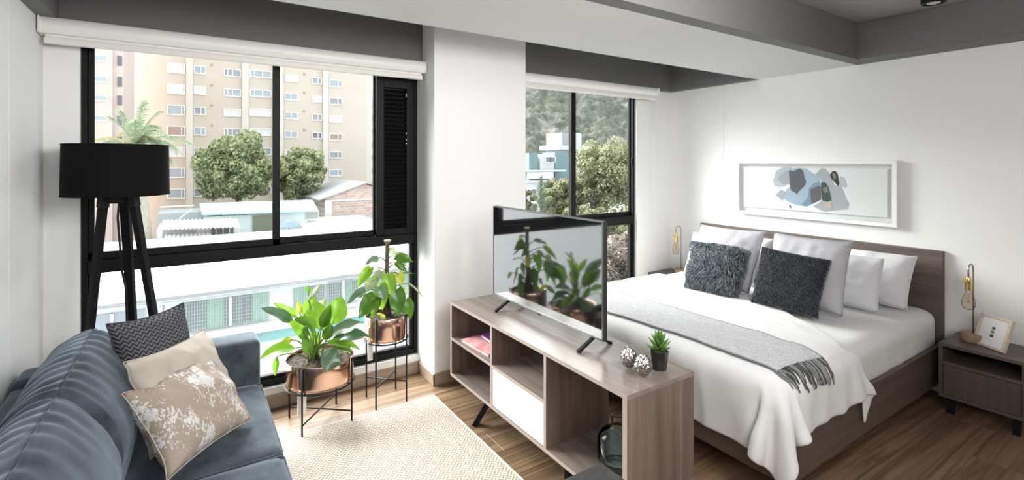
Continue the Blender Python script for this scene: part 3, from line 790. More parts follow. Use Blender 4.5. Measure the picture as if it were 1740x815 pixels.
# white drip tabs hanging under both pots
for par, (u, v0, v1, y, w) in ((p1, (513, 668, 703, 2.90, 0.045)), (p2, (629, 578, 612, 3.0, 0.03))):
    a, b = at(u, v0, y), at(u, v1, y)
    bm = NB(); box(bm, a.x - w / 2, a.x + w / 2, y - 0.004, y + 0.004, b.z, max(a.z, ORIGIN[par.name].z + 0.004), bev=0.001); obj('drip_tab', bm, mat('white_plastic', (0.72, 0.70, 0.68), 0.4), par, label='white plastic drip tab')

# ------------------------------------------------------------------ media console
KX0, KX1, KY0, KY1, KZ0, KZ1, TH = 1.378, 1.775, 1.312, 2.812, 0.155, 0.62, 0.018
con = thing('tv_stand', 'long grey brown laminate media console with open shelves behind the bed foot', 'media console', ((KX0 + KX1) / 2, (KY0 + KY1) / 2, 0))
def board(name, x0, x1, y0, y1, z0, z1, m, parent=None, edge=True):
    bm = NB(); box(bm, x0, x1, y0, y1, z0, z1)
    if edge:
        for f in bm.faces:
            if f.calc_center_median().x < x0 + 1e-4: f.material_index = 1
    return obj(name, bm, [m, EDGE], parent or con)
board('top', KX0, KX1, KY0, KY1, KZ1 - TH, KZ1, LAMY)
board('bottom_panel', KX0, KX1, KY0, KY1, KZ0, KZ0 + TH, LAMY)
board('side_panel', KX0, KX1, KY0, KY0 + TH + 0.006, KZ0 + TH, KZ1 - TH, LAMZ)
board('side_panel', KX0, KX1, KY1 - TH, KY1, KZ0 + TH, KZ1 - TH, LAMZ)
D1Y, D2Y = 2.312, 1.825
board('divider', KX0, KX1, D1Y - TH / 2, D1Y + TH / 2, KZ0 + TH, KZ1 - TH, LAMZ)
board('divider', KX0, KX1, D2Y - TH / 2, D2Y + TH / 2, KZ0 + TH, KZ1 - TH, LAMZ)
board('shelf', KX0, KX1, D1Y + TH / 2, KY1 - TH, 0.381, 0.399, LAMY)
board('shelf', KX0, KX1, D2Y + TH / 2, D1Y - TH / 2, 0.377, 0.395, LAMY)
dr = obj('drawer', box(NB(), KX0 + 0.002, KX0 + 0.020, D2Y + TH / 2 + 0.003, D1Y - TH / 2 - 0.003, KZ0 + TH + 0.002, 0.374, bev=0.001), mat('white_lacquer', (0.80, 0.79, 0.76), 0.35), con, label='white drawer front')
bm = NB(); box(bm, KX0 + 0.022, KX1 - 0.02, D2Y + TH / 2 + 0.01, D1Y - TH / 2 - 0.01, KZ0 + TH + 0.004, 0.34); obj('drawer_box', bm, mat('drawer_box', (0.42, 0.36, 0.31), 0.6), dr)
for (x, y, dx, dy) in ((1.425, 2.40, -0.06, 0.065), (1.73, 2.40, 0.05, 0.065), (1.425, 1.70, -0.06, -0.065), (1.73, 1.70, 0.05, -0.065)):
    bm = NB(); obox(bm, (x, y, KZ0), (x + dx, y + dy, 0.0), 0.045, 0.03, up=(dx, dy, 0)); obj('leg', bm, LEGB, con)
# books
def book(label, x0, x1, y0, y1, z0, z1, col, rot):
    c = ((x0 + x1) / 2, (y0 + y1) / 2, z0)
    t = thing('book', label, 'book', c, 'books on the console shelf')
    bm = NB()
    for a, b in ((z0, z0 + 0.0025), (z1 - 0.0025, z1)): box(bm, x0, x1, y0, y1, a, b)
    box(bm, x0, x1, y1 - 0.003, y1, z0, z1)
    obj('book_cover', bm, col, t)
    bm = NB(); box(bm, x0 + 0.004, x1 - 0.004, y0 + 0.004, y1 - 0.003, z0 + 0.0025, z1 - 0.0025); obj('pages', bm, mat('paper', (0.82, 0.80, 0.77), 0.8), t)
    t.rotation_euler = (0, 0, rot)
def pinkmat():
    m = mat('pink_cover', rough=0.4); n = N(m); v = coords(n)
    a = n.n('ShaderNodeTexNoise', {'Vector': v, 'Scale': 16.0, 'Detail': 2}).outputs[0]
    n.link(n.ramp(a, [(0.3, (0.72, 0.20, 0.22)), (0.5, (0.80, 0.42, 0.42)), (0.7, (0.84, 0.60, 0.56))]), 'Base Color'); return m
book('pink and coral covered book lying on the upper left console shelf', 1.402, 1.585, 2.40, 2.70, 0.3992, 0.414, pinkmat(), 0.05)
book('small purple book lying on top of the pink book', 1.50, 1.64, 2.40, 2.645, 0.4142, 0.437, mat('purple_cover', (0.26, 0.05, 0.36), 0.4), -0.04)

# ------------------------------------------------------------------ television
tv = thing('television', 'flat black television on the console with two splayed feet', 'television', (1.6, 2.15, KZ1))
TX, TY0, TY1, TZ0, TZ1 = 1.590, 1.664, 2.642, 0.672, 1.226
bm = NB(); box(bm, TX + 0.004, TX + 0.03, TY0, TY1, TZ0, TZ1, bev=0.003); obj('housing', bm, mat('tv_plastic', (0.015, 0.015, 0.016), 0.4), tv)
bm = NB(); box(bm, TX + 0.03, TX + 0.062, TY0 + 0.12, TY1 - 0.12, TZ0 + 0.02, TZ1 - 0.2, bev=0.012); obj('back_shell', bm, MATS['tv_plastic'], tv)
bm = NB()
for a in ((TY0, TY0 + 0.007, TZ0, TZ1), (TY1 - 0.007, TY1, TZ0, TZ1), (TY0 + 0.007, TY1 - 0.007, TZ0, TZ0 + 0.012), (TY0 + 0.007, TY1 - 0.007, TZ1 - 0.007, TZ1)):
    box(bm, TX - 0.001, TX + 0.006, *a, bev=0.001)
obj('bezel', bm, mat('tv_bezel', (0.16, 0.16, 0.165), 0.3, 0.8), tv)
bm = NB(); box(bm, TX + 0.001, TX + 0.0045, TY0 + 0.006, TY1 - 0.006, TZ0 + 0.011, TZ1 - 0.006)
obj('screen', bm, mat('tv_screen', (0.006, 0.006, 0.007), 0.04, spec=1.0, Coat_Weight=1.0, Coat_Roughness=0.06, Coat_IOR=1.9), tv)
bm = NB(); box(bm, TX - 0.003, TX + 0.002, 2.14, 2.17, TZ0 - 0.004, TZ0 + 0.004, bev=0.001); obj('badge', bm, BLACKM, tv)
for yc in (2.468, 1.732):
    bm = NB()
    obox(bm, (TX + 0.012, yc, TZ0 + 0.004), (TX - 0.085, yc, KZ1 + 0.006), 0.016, 0.012, up=(1, 0, 0))
    obox(bm, (TX + 0.018, yc, TZ0 + 0.004), (TX + 0.112, yc, KZ1 + 0.006), 0.016, 0.012, up=(1, 0, 0))
    box(bm, TX - 0.092, TX - 0.078, yc - 0.009, yc + 0.009, KZ1, KZ1 + 0.011); box(bm, TX + 0.105, TX + 0.119, yc - 0.009, yc + 0.009, KZ1, KZ1 + 0.011)
    box(bm, TX + 0.006, TX + 0.026, yc - 0.009, yc + 0.009, TZ0 - 0.004, TZ0 + 0.01)
    obj('foot', bm, BLACKM, tv)

# ------------------------------------------------------------------ things on the console
SILVER = mat('hammered_silver', (0.40, 0.38, 0.37), 0.2, 1.0)
def nugget(label, x, y, r, h, seed):
    bm = NB(); bmesh.ops.create_icosphere(bm, subdivisions=5, radius=1)
    for v in bm.verts:
        p = v.co.copy()
        d = noise.voronoi(p * 4.2 + Vector((seed, seed * 2, 0)), distance_metric='DISTANCE')[0]
        k = 1 + 0.20 * (0.36 - d[0]) + 0.02 * noise.noise(p * 3)
        z = p.z * k
        taper = 1 - 0.30 * max(0, p.z) ** 1.3 - 0.10 * max(0, -p.z)
        v.co = Vector((x + p.x * k * r * taper, y + p.y * k * r * taper, KZ1 + h / 2 + max(-1, z * 0.93) * h / 2))
    base('silver_nugget', bm, SILVER, label, 'ornament', 'silver egg ornaments', smooth='all')
nugget('silver hammered egg ornament nearer the television, half behind the other', 1.568, 1.483, 0.037, 0.098, 3.0)
nugget('silver hammered egg ornament nearest the console edge', 1.556, 1.392, 0.037, 0.098, 9.0)
sx, sy = 1.672, 1.408
t = thing('succulent', 'small spiky green succulent in a black faceted pot on the console', 'plant', (sx, sy, KZ1))
bm = NB(); lathe(bm, [(0, 0), (0.030, 0), (0.039, 0.080), (0.036, 0.080), (0.034, 0.066), (0, 0.066)], (sx, sy, KZ1), 7); obj('pot', bm, mat('black_ceramic', (0.012, 0.012, 0.013), 0.28), t)
bm = NB(); lathe(bm, [(0.0355, 0.070), (0.02, 0.074), (0, 0.076)], (sx, sy, KZ1), 14); obj('soil', bm, SOIL, t)
SUC = leaf_mat('succulent_leaf', (0.06, 0.17, 0.03), (0.16, 0.32, 0.06), 0.2, 0.35, scale=30)
for k in range(26):
    lay = k / 26; a = k * 2.399; el = 0.25 + 1.15 * lay; L = 0.062 - 0.020 * lay
    dv = Vector((math.cos(a) * math.cos(el), math.sin(a) * math.cos(el), math.sin(el)))
    p0 = Vector((sx, sy, KZ1 + 0.074 + 0.055 * lay)); p1 = p0 + dv * L + Vector((0, 0, 0.012 * (1 - lay)))
    bm = NB(); tube(bm, [p0, p0.lerp(p1, 0.35) + Vector((0, 0, -0.003)), p0.lerp(p1, 0.7) + Vector((0, 0, -0.002)), p1], [0.0045, 0.0068, 0.005, 0.0006], 6); obj('leaf', bm, SUC, t, smooth='all')
# glass jar in the open bay
VG = glass_pane('green_glass', (0.91, 0.965, 0.96), 0.14)
vx, vy, vz = 1.575, 1.555, KZ0 + TH
bm = NB()
out = [(0, 0), (0.06, 0.0), (0.078, 0.006), (0.088, 0.03), (0.089, 0.08), (0.086, 0.118), (0.074, 0.140), (0.050, 0.154), (0.032, 0.163), (0.026, 0.176), (0.026, 0.212), (0.030, 0.218)]
inn = [(0.027, 0.220), (0.0225, 0.213), (0.0225, 0.177), (0.029, 0.166), (0.048, 0.151), (0.071, 0.137), (0.082, 0.117), (0.085, 0.08), (0.083, 0.034), (0.07, 0.016), (0.045, 0.022), (0, 0.03)]
lathe(bm, out + inn, (vx, vy, vz), 48)
base('glass_jar', bm, VG, 'pale green glass jar with a narrow neck in the open console bay', 'vase', smooth='all')

# ------------------------------------------------------------------ foreground table corner
bm = NB()
tt = thing('side_table', 'dark grey stone table top corner at the bottom edge of the picture', 'table', (0.45, 0.6, 0))
m = mat('dark_stone', rough=0.55); n = N(m); v = coords(n)
n.link(n.ramp(n.n('ShaderNodeTexNoise', {'Vector': v, 'Scale': 55.0, 'Detail': 6, 'Roughness': 0.7}).outputs[0], [(0.35, (0.014, 0.014, 0.015)), (0.65, (0.045, 0.044, 0.044))]), 'Base Color')
box(bm, 0.16, 0.862, 0.30, 0.908, 0.728, 0.75, bev=0.003); obj('tabletop', bm, m, tt)
for x, y in ((0.2, 0.34), (0.82, 0.34), (0.2, 0.86), (0.80, 0.85)):
    bm = NB(); box(bm, x - 0.018, x + 0.018, y - 0.018, y + 0.018, 0, 0.728); obj('leg', bm, BLACKM, tt)

# ------------------------------------------------------------------ bed
BX0, BX1, BY0, BY1, MZ = 2.11, 4.06, 1.15, 2.835, 0.548
bed = thing('bed', 'double bed with a grey brown wooden headboard and side rails', 'bed', ((BX0 + BX1) / 2, (BY0 + BY1) / 2, 0))
bm = NB(); box(bm, 4.062, XR - 0.001, 1.13, 2.932, 0.06, 0.922, bev=0.002); obj('headboard', bm, HBED, bed)
bm = NB(); box(bm, 2.165, 4.062, 1.122, 1.147, 0.10, 0.335, bev=0.002); obj('side_rail', bm, RAILW, bed)
bm = NB(); box(bm, 2.165, 4.062, 2.91, 2.935, 0.10, 0.335, bev=0.002); obj('side_rail', bm, RAILW, bed)
bm = NB(); box(bm, 2.14, 2.165, 1.122, 2.935, 0.11, 0.30, bev=0.002); obj('foot_rail', bm, HBED, bed)
bm = NB(); box(bm, 2.23, 4.06, 1.15, 2.905, 0.20, 0.27); obj('slatted_base', bm, MATS['drawer_box'], bed)
for x, y in ((2.45, 1.3), (2.45, 2.76), (3.95, 1.3), (3.95, 2.76)):
    bm = NB(); obox(bm, (x, y, 0.2), (x, y, 0), 0.06, 0.06, w1=0.05, d1=0.05, up=(0, 1, 0)); obj('leg', bm, BLACKM, bed)
SHEET = cloth_mat('white_cotton', (0.69, 0.688, 0.69), (0.73, 0.728, 0.73), scale=120, bump=0.05, mottled=2)
DUVETM = cloth_mat('white_duvet', (0.70, 0.70, 0.705), (0.74, 0.74, 0.745), scale=120, bump=0.05, mottled=2)
def softbox(x0, x1, y0, y1, z0, z1, rd, n, wob=0.0):
    bm = NB()
    c = Vector(((x0 + x1) / 2, (y0 + y1) / 2, (z0 + z1) / 2)); h = Vector(((x1 - x0) / 2, (y1 - y0) / 2, (z1 - z0) / 2))
    bmesh.ops.create_cube(bm, size=2); bmesh.ops.subdivide_edges(bm, edges=bm.edges[:], cuts=n, use_grid_fill=True)
    for v in bm.verts:
        p = Vector((v.co.x * h.x, v.co.y * h.y, v.co.z * h.z))
        core = Vector([max(-h[i] + rd, min(h[i] - rd, p[i])) for i in range(3)])
        d = p - core
        if d.length > 1e-6: p = core + d.normalized() * rd
        q = p + c
        if wob:
            side = 1 if p.z < h.z - rd * 0.5 else 0.25
            p += Vector((0, -1, 0.2)) * wob * side * (noise.noise(Vector((q.x * 9, q.y * 3, q.z * 4))) + 0.5 * noise.noise(Vector((q.x * 22, q.y * 5, q.z * 5))))
        v.co = p + c
    return bm
bm = softbox(BX0, BX1, BY0 - 0.005, BY1, 0.272, MZ, 0.085, 40, wob=0.010); obj('mattress', bm, SHEET, bed, smooth='all')

# the duvet: a cloth dropped over the mattress and left where it falls
def drape(verts, faces, colliders, frames, subdiv=1):
    me = bpy.data.meshes.new('drape'); me.from_pydata(verts, [], faces)
    o = bpy.data.objects.new('drape', me); COL.objects.link(o)
    tmp = []
    for k in colliders:
        c = bpy.data.objects.new('collider', k); COL.objects.link(c); tmp.append(c)
        md = c.modifiers.new('c', 'COLLISION'); c.collision.thickness_outer = 0.012; c.collision.cloth_friction = 25
    md = o.modifiers.new('cloth', 'CLOTH'); s = md.settings
    s.quality = 7; s.mass = 0.35; s.tension_stiffness = 22; s.compression_stiffness = 22; s.shear_stiffness = 9; s.bending_stiffness = 0.9; s.air_damping = 2.0
    md.collision_settings.collision_quality = 3; md.collision_settings.distance_min = 0.01; md.collision_settings.use_self_collision = False
    md.point_cache.frame_start = 1; md.point_cache.frame_end = frames
    SC.frame_start = 1; SC.frame_end = frames
    for f in range(1, frames + 1): SC.frame_set(f)
    dg = bpy.context.evaluated_depsgraph_get()
    ev = o.evaluated_get(dg).to_mesh()
    out = [v.co.copy() for v in ev.vertices]
    o.evaluated_get(dg).to_mesh_clear()
    for q in tmp + [o]: bpy.data.objects.remove(q, do_unlink=True)
    SC.frame_set(1)
    return out
def coll_mesh(bm):
    me = bpy.data.meshes.new('collider'); bm.to_mesh(me); bm.free(); return me
cols = [coll_mesh(softbox(BX0, BX1 - 0.02, BY0 - 0.02, BY1, 0.08, MZ + 0.004, 0.07, 16)), coll_mesh(box(NB(), 0, 6, -1, 5, -0.3, 0.0))]
NU, NV = 58, 92
DX0, DY0, DY1 = BX0 - 0.31, BY0 - 0.272, BY1 + 0.30
def duvet_pt(i, j):
    u, v = i / NU, j / NV
    y = DY0 + (DY1 - DY0) * v
    sd = y - DY0
    head = 3.15 - 0.39 * min(1, sd / 0.28) if sd < 0.28 else 2.76 + 0.52 * min(1, (sd - 0.28) / 0.75) ** 0.8
    x = DX0 + (head - DX0) * u
    y += 0.075 * min(1, max(0, (u - 0.62) / 0.38)) * max(0, 1 - sd / 0.28)
    return Vector((x, y, MZ + 0.03 + 0.012 * noise.noise(Vector((x * 3, y * 3, 1)))))
vs = [duvet_pt(i, j) for i in range(NU + 1) for j in range(NV + 1)]
fs = [(i * (NV + 1) + j, (i + 1) * (NV + 1) + j, (i + 1) * (NV + 1) + j + 1, i * (NV + 1) + j + 1) for i in range(NU) for j in range(NV)]
dv = drape(vs, fs, cols, 40)
bm = NB()
bv = [bm.verts.new(p) for p in dv]
for f in fs: bm.faces.new([bv[i] for i in f])
bmesh.ops.smooth_vert(bm, verts=bm.verts[:], factor=0.5, use_axis_x=True, use_axis_y=True, use_axis_z=True)
bm.normal_update()
up = sum((f.normal.z for f in bm.faces)) > 0
if not up: bmesh.ops.reverse_faces(bm, faces=bm.faces[:]); bm.normal_update()
# quilted softness and fine creases
for v in bm.verts:
    q = v.co
    v.co = q + v.normal * (0.009 * noise.noise(q * 3.1) + (0.004 + 0.007 * min(1, max(0, (MZ - 0.02 - q.z) * 8))) * noise.noise(Vector((q.x * 11 + q.y * 4, q.y * 9 - q.x * 3, q.z * 4))) + 0.004 + (0.003 + 0.007 * min(1, max(0, (MZ + 0.01 - q.z) * 7))) * max(0, 1 - 2.6 * abs(noise.noise(Vector((q.x * 5.5 + q.y * 3.5, q.y * 5.5 - q.x * 2.5, q.z * 1.6 + 4))))) ** 2)
DBVH = BVHTree.FromBMesh(bm)
duv = base('duvet', bm, DUVETM, 'white duvet spread over the bed and hanging down at its corner', 'duvet', smooth='all')
md = duv.modifiers.new('thickness', 'SOLIDIFY'); md.thickness = 0.014; md.offset = -1
md = duv.modifiers.new('smooth', 'SUBSURF'); md.levels = 1; md.render_levels = 1

# ------------------------------------------------------------------ throw with tassels
def throw_mat():
    m = mat('grey_throw', rough=0.95, spec=0.1); n = N(m)
    uv = n.n('ShaderNodeTexCoord').outputs['UV']
    a = n.n('ShaderNodeTexNoise', {'Vector': n.n('ShaderNodeMapping', {0: uv, 3: (14, 300, 1)}).outputs[0], 'Scale': 1.0, 'Detail': 3}).outputs[0]
    b = n.n('ShaderNodeTexNoise', {'Vector': n.n('ShaderNodeMapping', {0: uv, 3: (130, 40, 1)}).outputs[0], 'Scale': 1.0, 'Detail': 3}).outputs[0]
    s = n.math('MULTIPLY', n.math('ADD', a, b), 0.5)
    s2 = n.n('ShaderNodeSeparateXYZ', {0: uv}).outputs[0]
    e = n.math('GREATER_THAN', n.math('ABSOLUTE', n.math('SUBTRACT', s2, 0.5)), 0.485)
    c = n.ramp(s, [(0.34, (0.36, 0.362, 0.385)), (0.5, (0.49, 0.492, 0.515)), (0.66, (0.64, 0.642, 0.66))])
    n.link(n.mixc(e, c, (0.24, 0.24, 0.25)), 'Base Color')
    n.bump(s, 0.5, 0.003)
    return m
def surf(x, y, off):
    h = DBVH.ray_cast(Vector((x, y, 2)), Vector((0, 0, -1)))
    return (h[0].z if h[0] else 0.2) + off
TU, TV = 22, 120
TY0, TY1_ = 1.165, 3.02
def throw_pt(u, v):
    y = TY1_ + (TY0 - TY1_) * v
    x = 2.125 + 0.06 * v + (0.40 - 0.05 * v) * u + 0.012 * math.sin(y * 4.5) + 0.008 * noise.noise(Vector((y * 5, u * 2, 0)))
    y += -0.03 * (u - 0.5) * v
    z = max(surf(x, y, 0), surf(x + 0.02, y, 0) - 0.004, surf(x - 0.02, y, 0) - 0.004) if y > 1.12 else surf(x, y, 0)
    return Vector((x, y, z + 0.012 + 0.003 * noise.noise(Vector((x * 14, y * 6, 2)))))
th = thing('throw_blanket', 'grey woven throw with dark tassels laid across the duvet', 'throw', (2.3, 2.0, 0.5))
bm = NB(); tvs = grid(bm, throw_pt, TU, TV)
for k in range(2): bmesh.ops.smooth_vert(bm, verts=[v for v in bm.verts if not v.is_boundary], factor=0.5, use_axis_x=True, use_axis_y=True, use_axis_z=True)
end = [tvs[i][TV].co.copy() for i in range(TU + 1)]
bl = obj('blanket', bm, throw_mat(), th, smooth='all')
md = bl.modifiers.new('thickness', 'SOLIDIFY'); md.thickness = 0.007; md.offset = 0
TASM = [cloth_mat('tassel_dark', (0.055, 0.055, 0.055), (0.14, 0.14, 0.14), scale=80), cloth_mat('tassel_grey', (0.20, 0.20, 0.20), (0.38, 0.38, 0.38), scale=80)]
for k in range(34):
    f = k / 33 * TU; i = min(int(f), TU - 1); p = end[i].lerp(end[i + 1], f - i)
    L = R.uniform(0.085, 0.125); sl = R.uniform(-0.5, 0.6); pts = [p + Vector((0, 0.006, 0))]
    dirv = Vector((sl * 0.6, -1, 0)).normalized(); cur = p.copy(); wob = R.uniform(0, 6)
    for s in range(1, 9):
        st = L / 8
        nx = cur + dirv * st * 0.75 + Vector((math.sin(wob + s * 0.8) * 0.003, 0, 0))
        h = DBVH.ray_cast(Vector((nx.x, nx.y, cur.z + 0.05)), Vector((0, 0, -1)), 0.09)
        if h[0]: nx.z = h[0].z + 0.007 + 0.002 * (k % 3)
        else:
            nx = cur + dirv * st * 0.15 + Vector((0, 0, -st)); q = DBVH.find_nearest(nx)
            if q[0] and q[3] < 0.03: nx = q[0] + Vector((0, -0.8, 0.4)) * 0.008
        cur = nx; pts.append(cur.copy())
    bm = NB(); tube(bm, pts, [0.0045, 0.0035, 0.004, 0.004, 0.004, 0.004, 0.004, 0.0035, 0.0025], 6); obj('tassel', bm, TASM[0 if R.random() < 0.6 else 1], th)

# ------------------------------------------------------------------ bed pillows
GP = cloth_mat('pale_grey_cotton', (0.44, 0.435, 0.47), (0.495, 0.49, 0.525), scale=100, bump=0.06, mottled=2.5)
PIPE = mat('grey_piping', (0.34, 0.335, 0.355), 0.85)
WP = cloth_mat('pillow_white', (0.70, 0.70, 0.725), (0.74, 0.74, 0.765), scale=120, bump=0.04, mottled=2)
def white(label, y1, y0, xb, xt, zb, zt, seed, tilt=0.0):
    pillow('white_pillow', [(xt, y1, zt), (xt + tilt, y0, zt), (xb + tilt, y0, zb), (xb, y1, zb)], 0.17, WP, label, 'white bed pillows', seam=(0.0025, WP), cat='pillow', pinch=0.06, wr=0.012, seed=seed, p=2.8, flat=0.5)
white('white pillow standing against the headboard on the nightstand side, rearmost', 1.92, 1.235, 3.80, 3.965, 0.565, 0.882, 1)
white('white pillow in front of the rearmost one, beside the piped grey pillow', 1.95, 1.315, 3.59, 3.69, 0.56, 0.885, 2)
white('white pillow by the headboard at the window side, showing beyond the fluffy pillow', 2.855, 2.16, 3.80, 3.95, 0.565, 0.875, 3)
white('white pillow hidden behind the grey pillow at the window side', 2.74, 2.12, 3.58, 3.70, 0.56, 0.885, 4)
pillow('grey_pillow', [(3.40, 2.445, 1.003), (3.42, 1.93, 1.005), (3.25, 1.955, 0.585), (3.27, 2.44, 0.575)], 0.17, GP, 'pale grey piped pillow behind the long haired fur cushion, window side', 'piped grey pillows', seam=(0.0027, PIPE), cat='pillow', pinch=0.10, wr=0.011, seed=5, p=2.6, flat=0.5)
pillow('grey_pillow', [(3.415, 1.868, 1.007), (3.40, 1.378, 1.01), (3.26, 1.375, 0.578), (3.28, 1.86, 0.57)], 0.17, GP, 'pale grey piped pillow behind the short haired fur cushion, nightstand side', 'piped grey pillows', seam=(0.0027, PIPE), cat='pillow', pinch=0.10, wr=0.011, seed=6, p=2.6, flat=0.5)
def fur_mat(name, stops):
    m = mat(name, rough=0.75, spec=0.2); n = N(m)
    r = n.n('ShaderNodeNewGeometry').outputs['Random Per Island']
    n.link(n.ramp(r, stops), 'Base Color'); return m
def fur_pillow(c, th, label, L, cnt, w0, stops, seed, swirl, lay):
    cov = mat('fur_base_' + str(seed), (0.028, 0.031, 0.036), 0.9)
    t, fn, nrm = pillow('fur_cushion', c, th, cov, label, 'fur cushions on the bed', pinch=0.13, wr=0.008, seed=seed, p=2.6, flat=0.5)
    rr = random.Random(seed); verts = []; faces = []
    TL, TR, BR, BL = [Vector(v) for v in c]; ux = (TR - TL).normalized(); vx = (TL - BL).normalized()
    for k in range(cnt):
        u, v = rr.random(), rr.random(); side = 1 if rr.random() < 0.8 else -1
        if rr.random() < 0.16:
            if rr.random() < 0.5: u = rr.choice((0.004, 0.996))
            else: v = rr.choice((0.004, 0.996))
        p = fn(u, v, side); a, b = 2 * u - 1, 2 * v - 1
        q1, q2 = fn(min(1, u + 0.01), v, side), fn(u, min(1, v + 0.01), side)
        edgeness = max(abs(a), abs(b)) ** 6
        nd = (nrm * side * (1 - 0.6 * edgeness) + ux * a * edgeness * 1.1 + vx * b * edgeness * 1.1).normalized()
        ang = swirl * noise.noise(p * 8 + Vector((seed, 0, 0))) * 2.2
        flow = (ux * math.sin(ang) - vx * math.cos(ang) * 0.9) * lay + Vector((rr.uniform(-1, 1), rr.uniform(-1, 1), rr.uniform(-1, 1))) * 0.22
        d1 = (nd * 0.9 + flow * 0.6).normalized(); d2 = (nd * 0.25 + flow + Vector((0, 0, -0.25))).normalized()
        l = L * rr.uniform(0.6, 1.15)
        sd = d1.cross(Vector((rr.uniform(-1, 1), rr.uniform(-1, 1), rr.uniform(-1, 1)))).normalized() * w0
        m1 = p + d1 * l * 0.5; tip = m1 + d2 * l * 0.55
        i0 = len(verts); verts += [p - sd, p + sd, m1 - sd * 0.8, m1 + sd * 0.8, tip]
        faces += [(i0, i0 + 1, i0 + 3, i0 + 2), (i0 + 2, i0 + 3, i0 + 4)]
    me = bpy.data.meshes.new('fur'); org = ORIGIN[t.name]
    me.from_pydata([v - org for v in verts], [], faces); me.materials.append(fur_mat('fur_' + str(seed), stops))
    o = bpy.data.objects.new('fur', me); COL.objects.link(o); o.parent = t; o['kind'] = 'stuff'
fur_pillow([(3.235, 2.385, 0.885), (3.335, 2.0, 0.868), (3.10, 1.945, 0.585), (3.055, 2.33, 0.59)], 0.15, 'fluffy charcoal cushion with long shaggy hair, nearer the window', 0.050, 11000, 0.0015,
           [(0.0, (0.030, 0.036, 0.044)), (0.5, (0.115, 0.135, 0.157)), (1.0, (0.42, 0.46, 0.50))], 21, 1.0, 0.85)
fur_pillow([(3.265, 1.862, 0.918), (3.29, 1.455, 0.893), (3.085, 1.435, 0.588), (3.10, 1.845, 0.585)], 0.16, 'dark grey plush cushion with short dense hair, nearer the nightstand', 0.019, 24000, 0.0009,
           [(0.0, (0.020, 0.023, 0.029)), (0.6, (0.062, 0.070, 0.082)), (1.0, (0.22, 0.24, 0.265))], 34, 0.7, 0.6)

# ------------------------------------------------------------------ nightstands
def nightstand(label, y0, y1):
    t = thing('nightstand', label, 'nightstand', ((3.76 + XR) / 2, (y0 + y1) / 2, 0), 'bedside nightstands')
    x0, x1, z0, z1, th = 3.76, XR - 0.001, 0.10, 0.42, 0.018
    for nm, a, m in (('top', (x0 - 0.002, x1, y0, y1, z1 - th, z1), NST), ('bottom_panel', (x0, x1, y0, y1, z0, z0 + th), NST), ('side_panel', (x0, x1, y0, y0 + th, z0 + th, z1 - th), NSW), ('side_panel', (x0, x1, y1 - th, y1, z0 + th, z1 - th), NSW), ('back_panel', (x1 - 0.01, x1, y0 + th, y1 - th, z0 + th, z1 - th), NSW), ('shelf', (x0 + 0.004, x1 - 0.01, y0 + th, y1 - th, 0.294, 0.294 + th), NST)):
        bm = NB(); box(bm, *a, bev=0.0008); obj(nm, bm, m, t)
    bm = NB(); box(bm, x0 + 0.003, x0 + 0.021, y0 + th + 0.003, y1 - th - 0.003, z0 + th + 0.002, 0.291, bev=0.0008); obj('drawer', bm, NSW, t)
    for x, y in ((x0 + 0.045, y0 + 0.045), (x0 + 0.045, y1 - 0.045), (x1 - 0.045, y0 + 0.045), (x1 - 0.045, y1 - 0.045)):
        bm = NB(); obox(bm, (x, y, z0), (x, y, 0), 0.042, 0.042, w1=0.030, d1=0.030, up=(0, 1, 0)); obj('leg', bm, BLACKM, t)
nightstand('dark wooden nightstand with an open shelf, holding the photo frame', 0.695, 1.066)
nightstand('dark wooden nightstand in the corner by the window, mostly hidden by the bed', 2.945, 3.30)
BRASS = mat('brass', (0.80, 0.58, 0.22), 0.2, 1.0)
STEELB = mat('bronze_rod', (0.42, 0.36, 0.30), 0.3, 1.0)
BULB = glass_pane('amber_glass', (0.985, 0.955, 0.90), 0.06)
ASH = wood('ash_wood', (0.52, 0.43, 0.33), (0.68, 0.58, 0.47), 'x', 0.5)
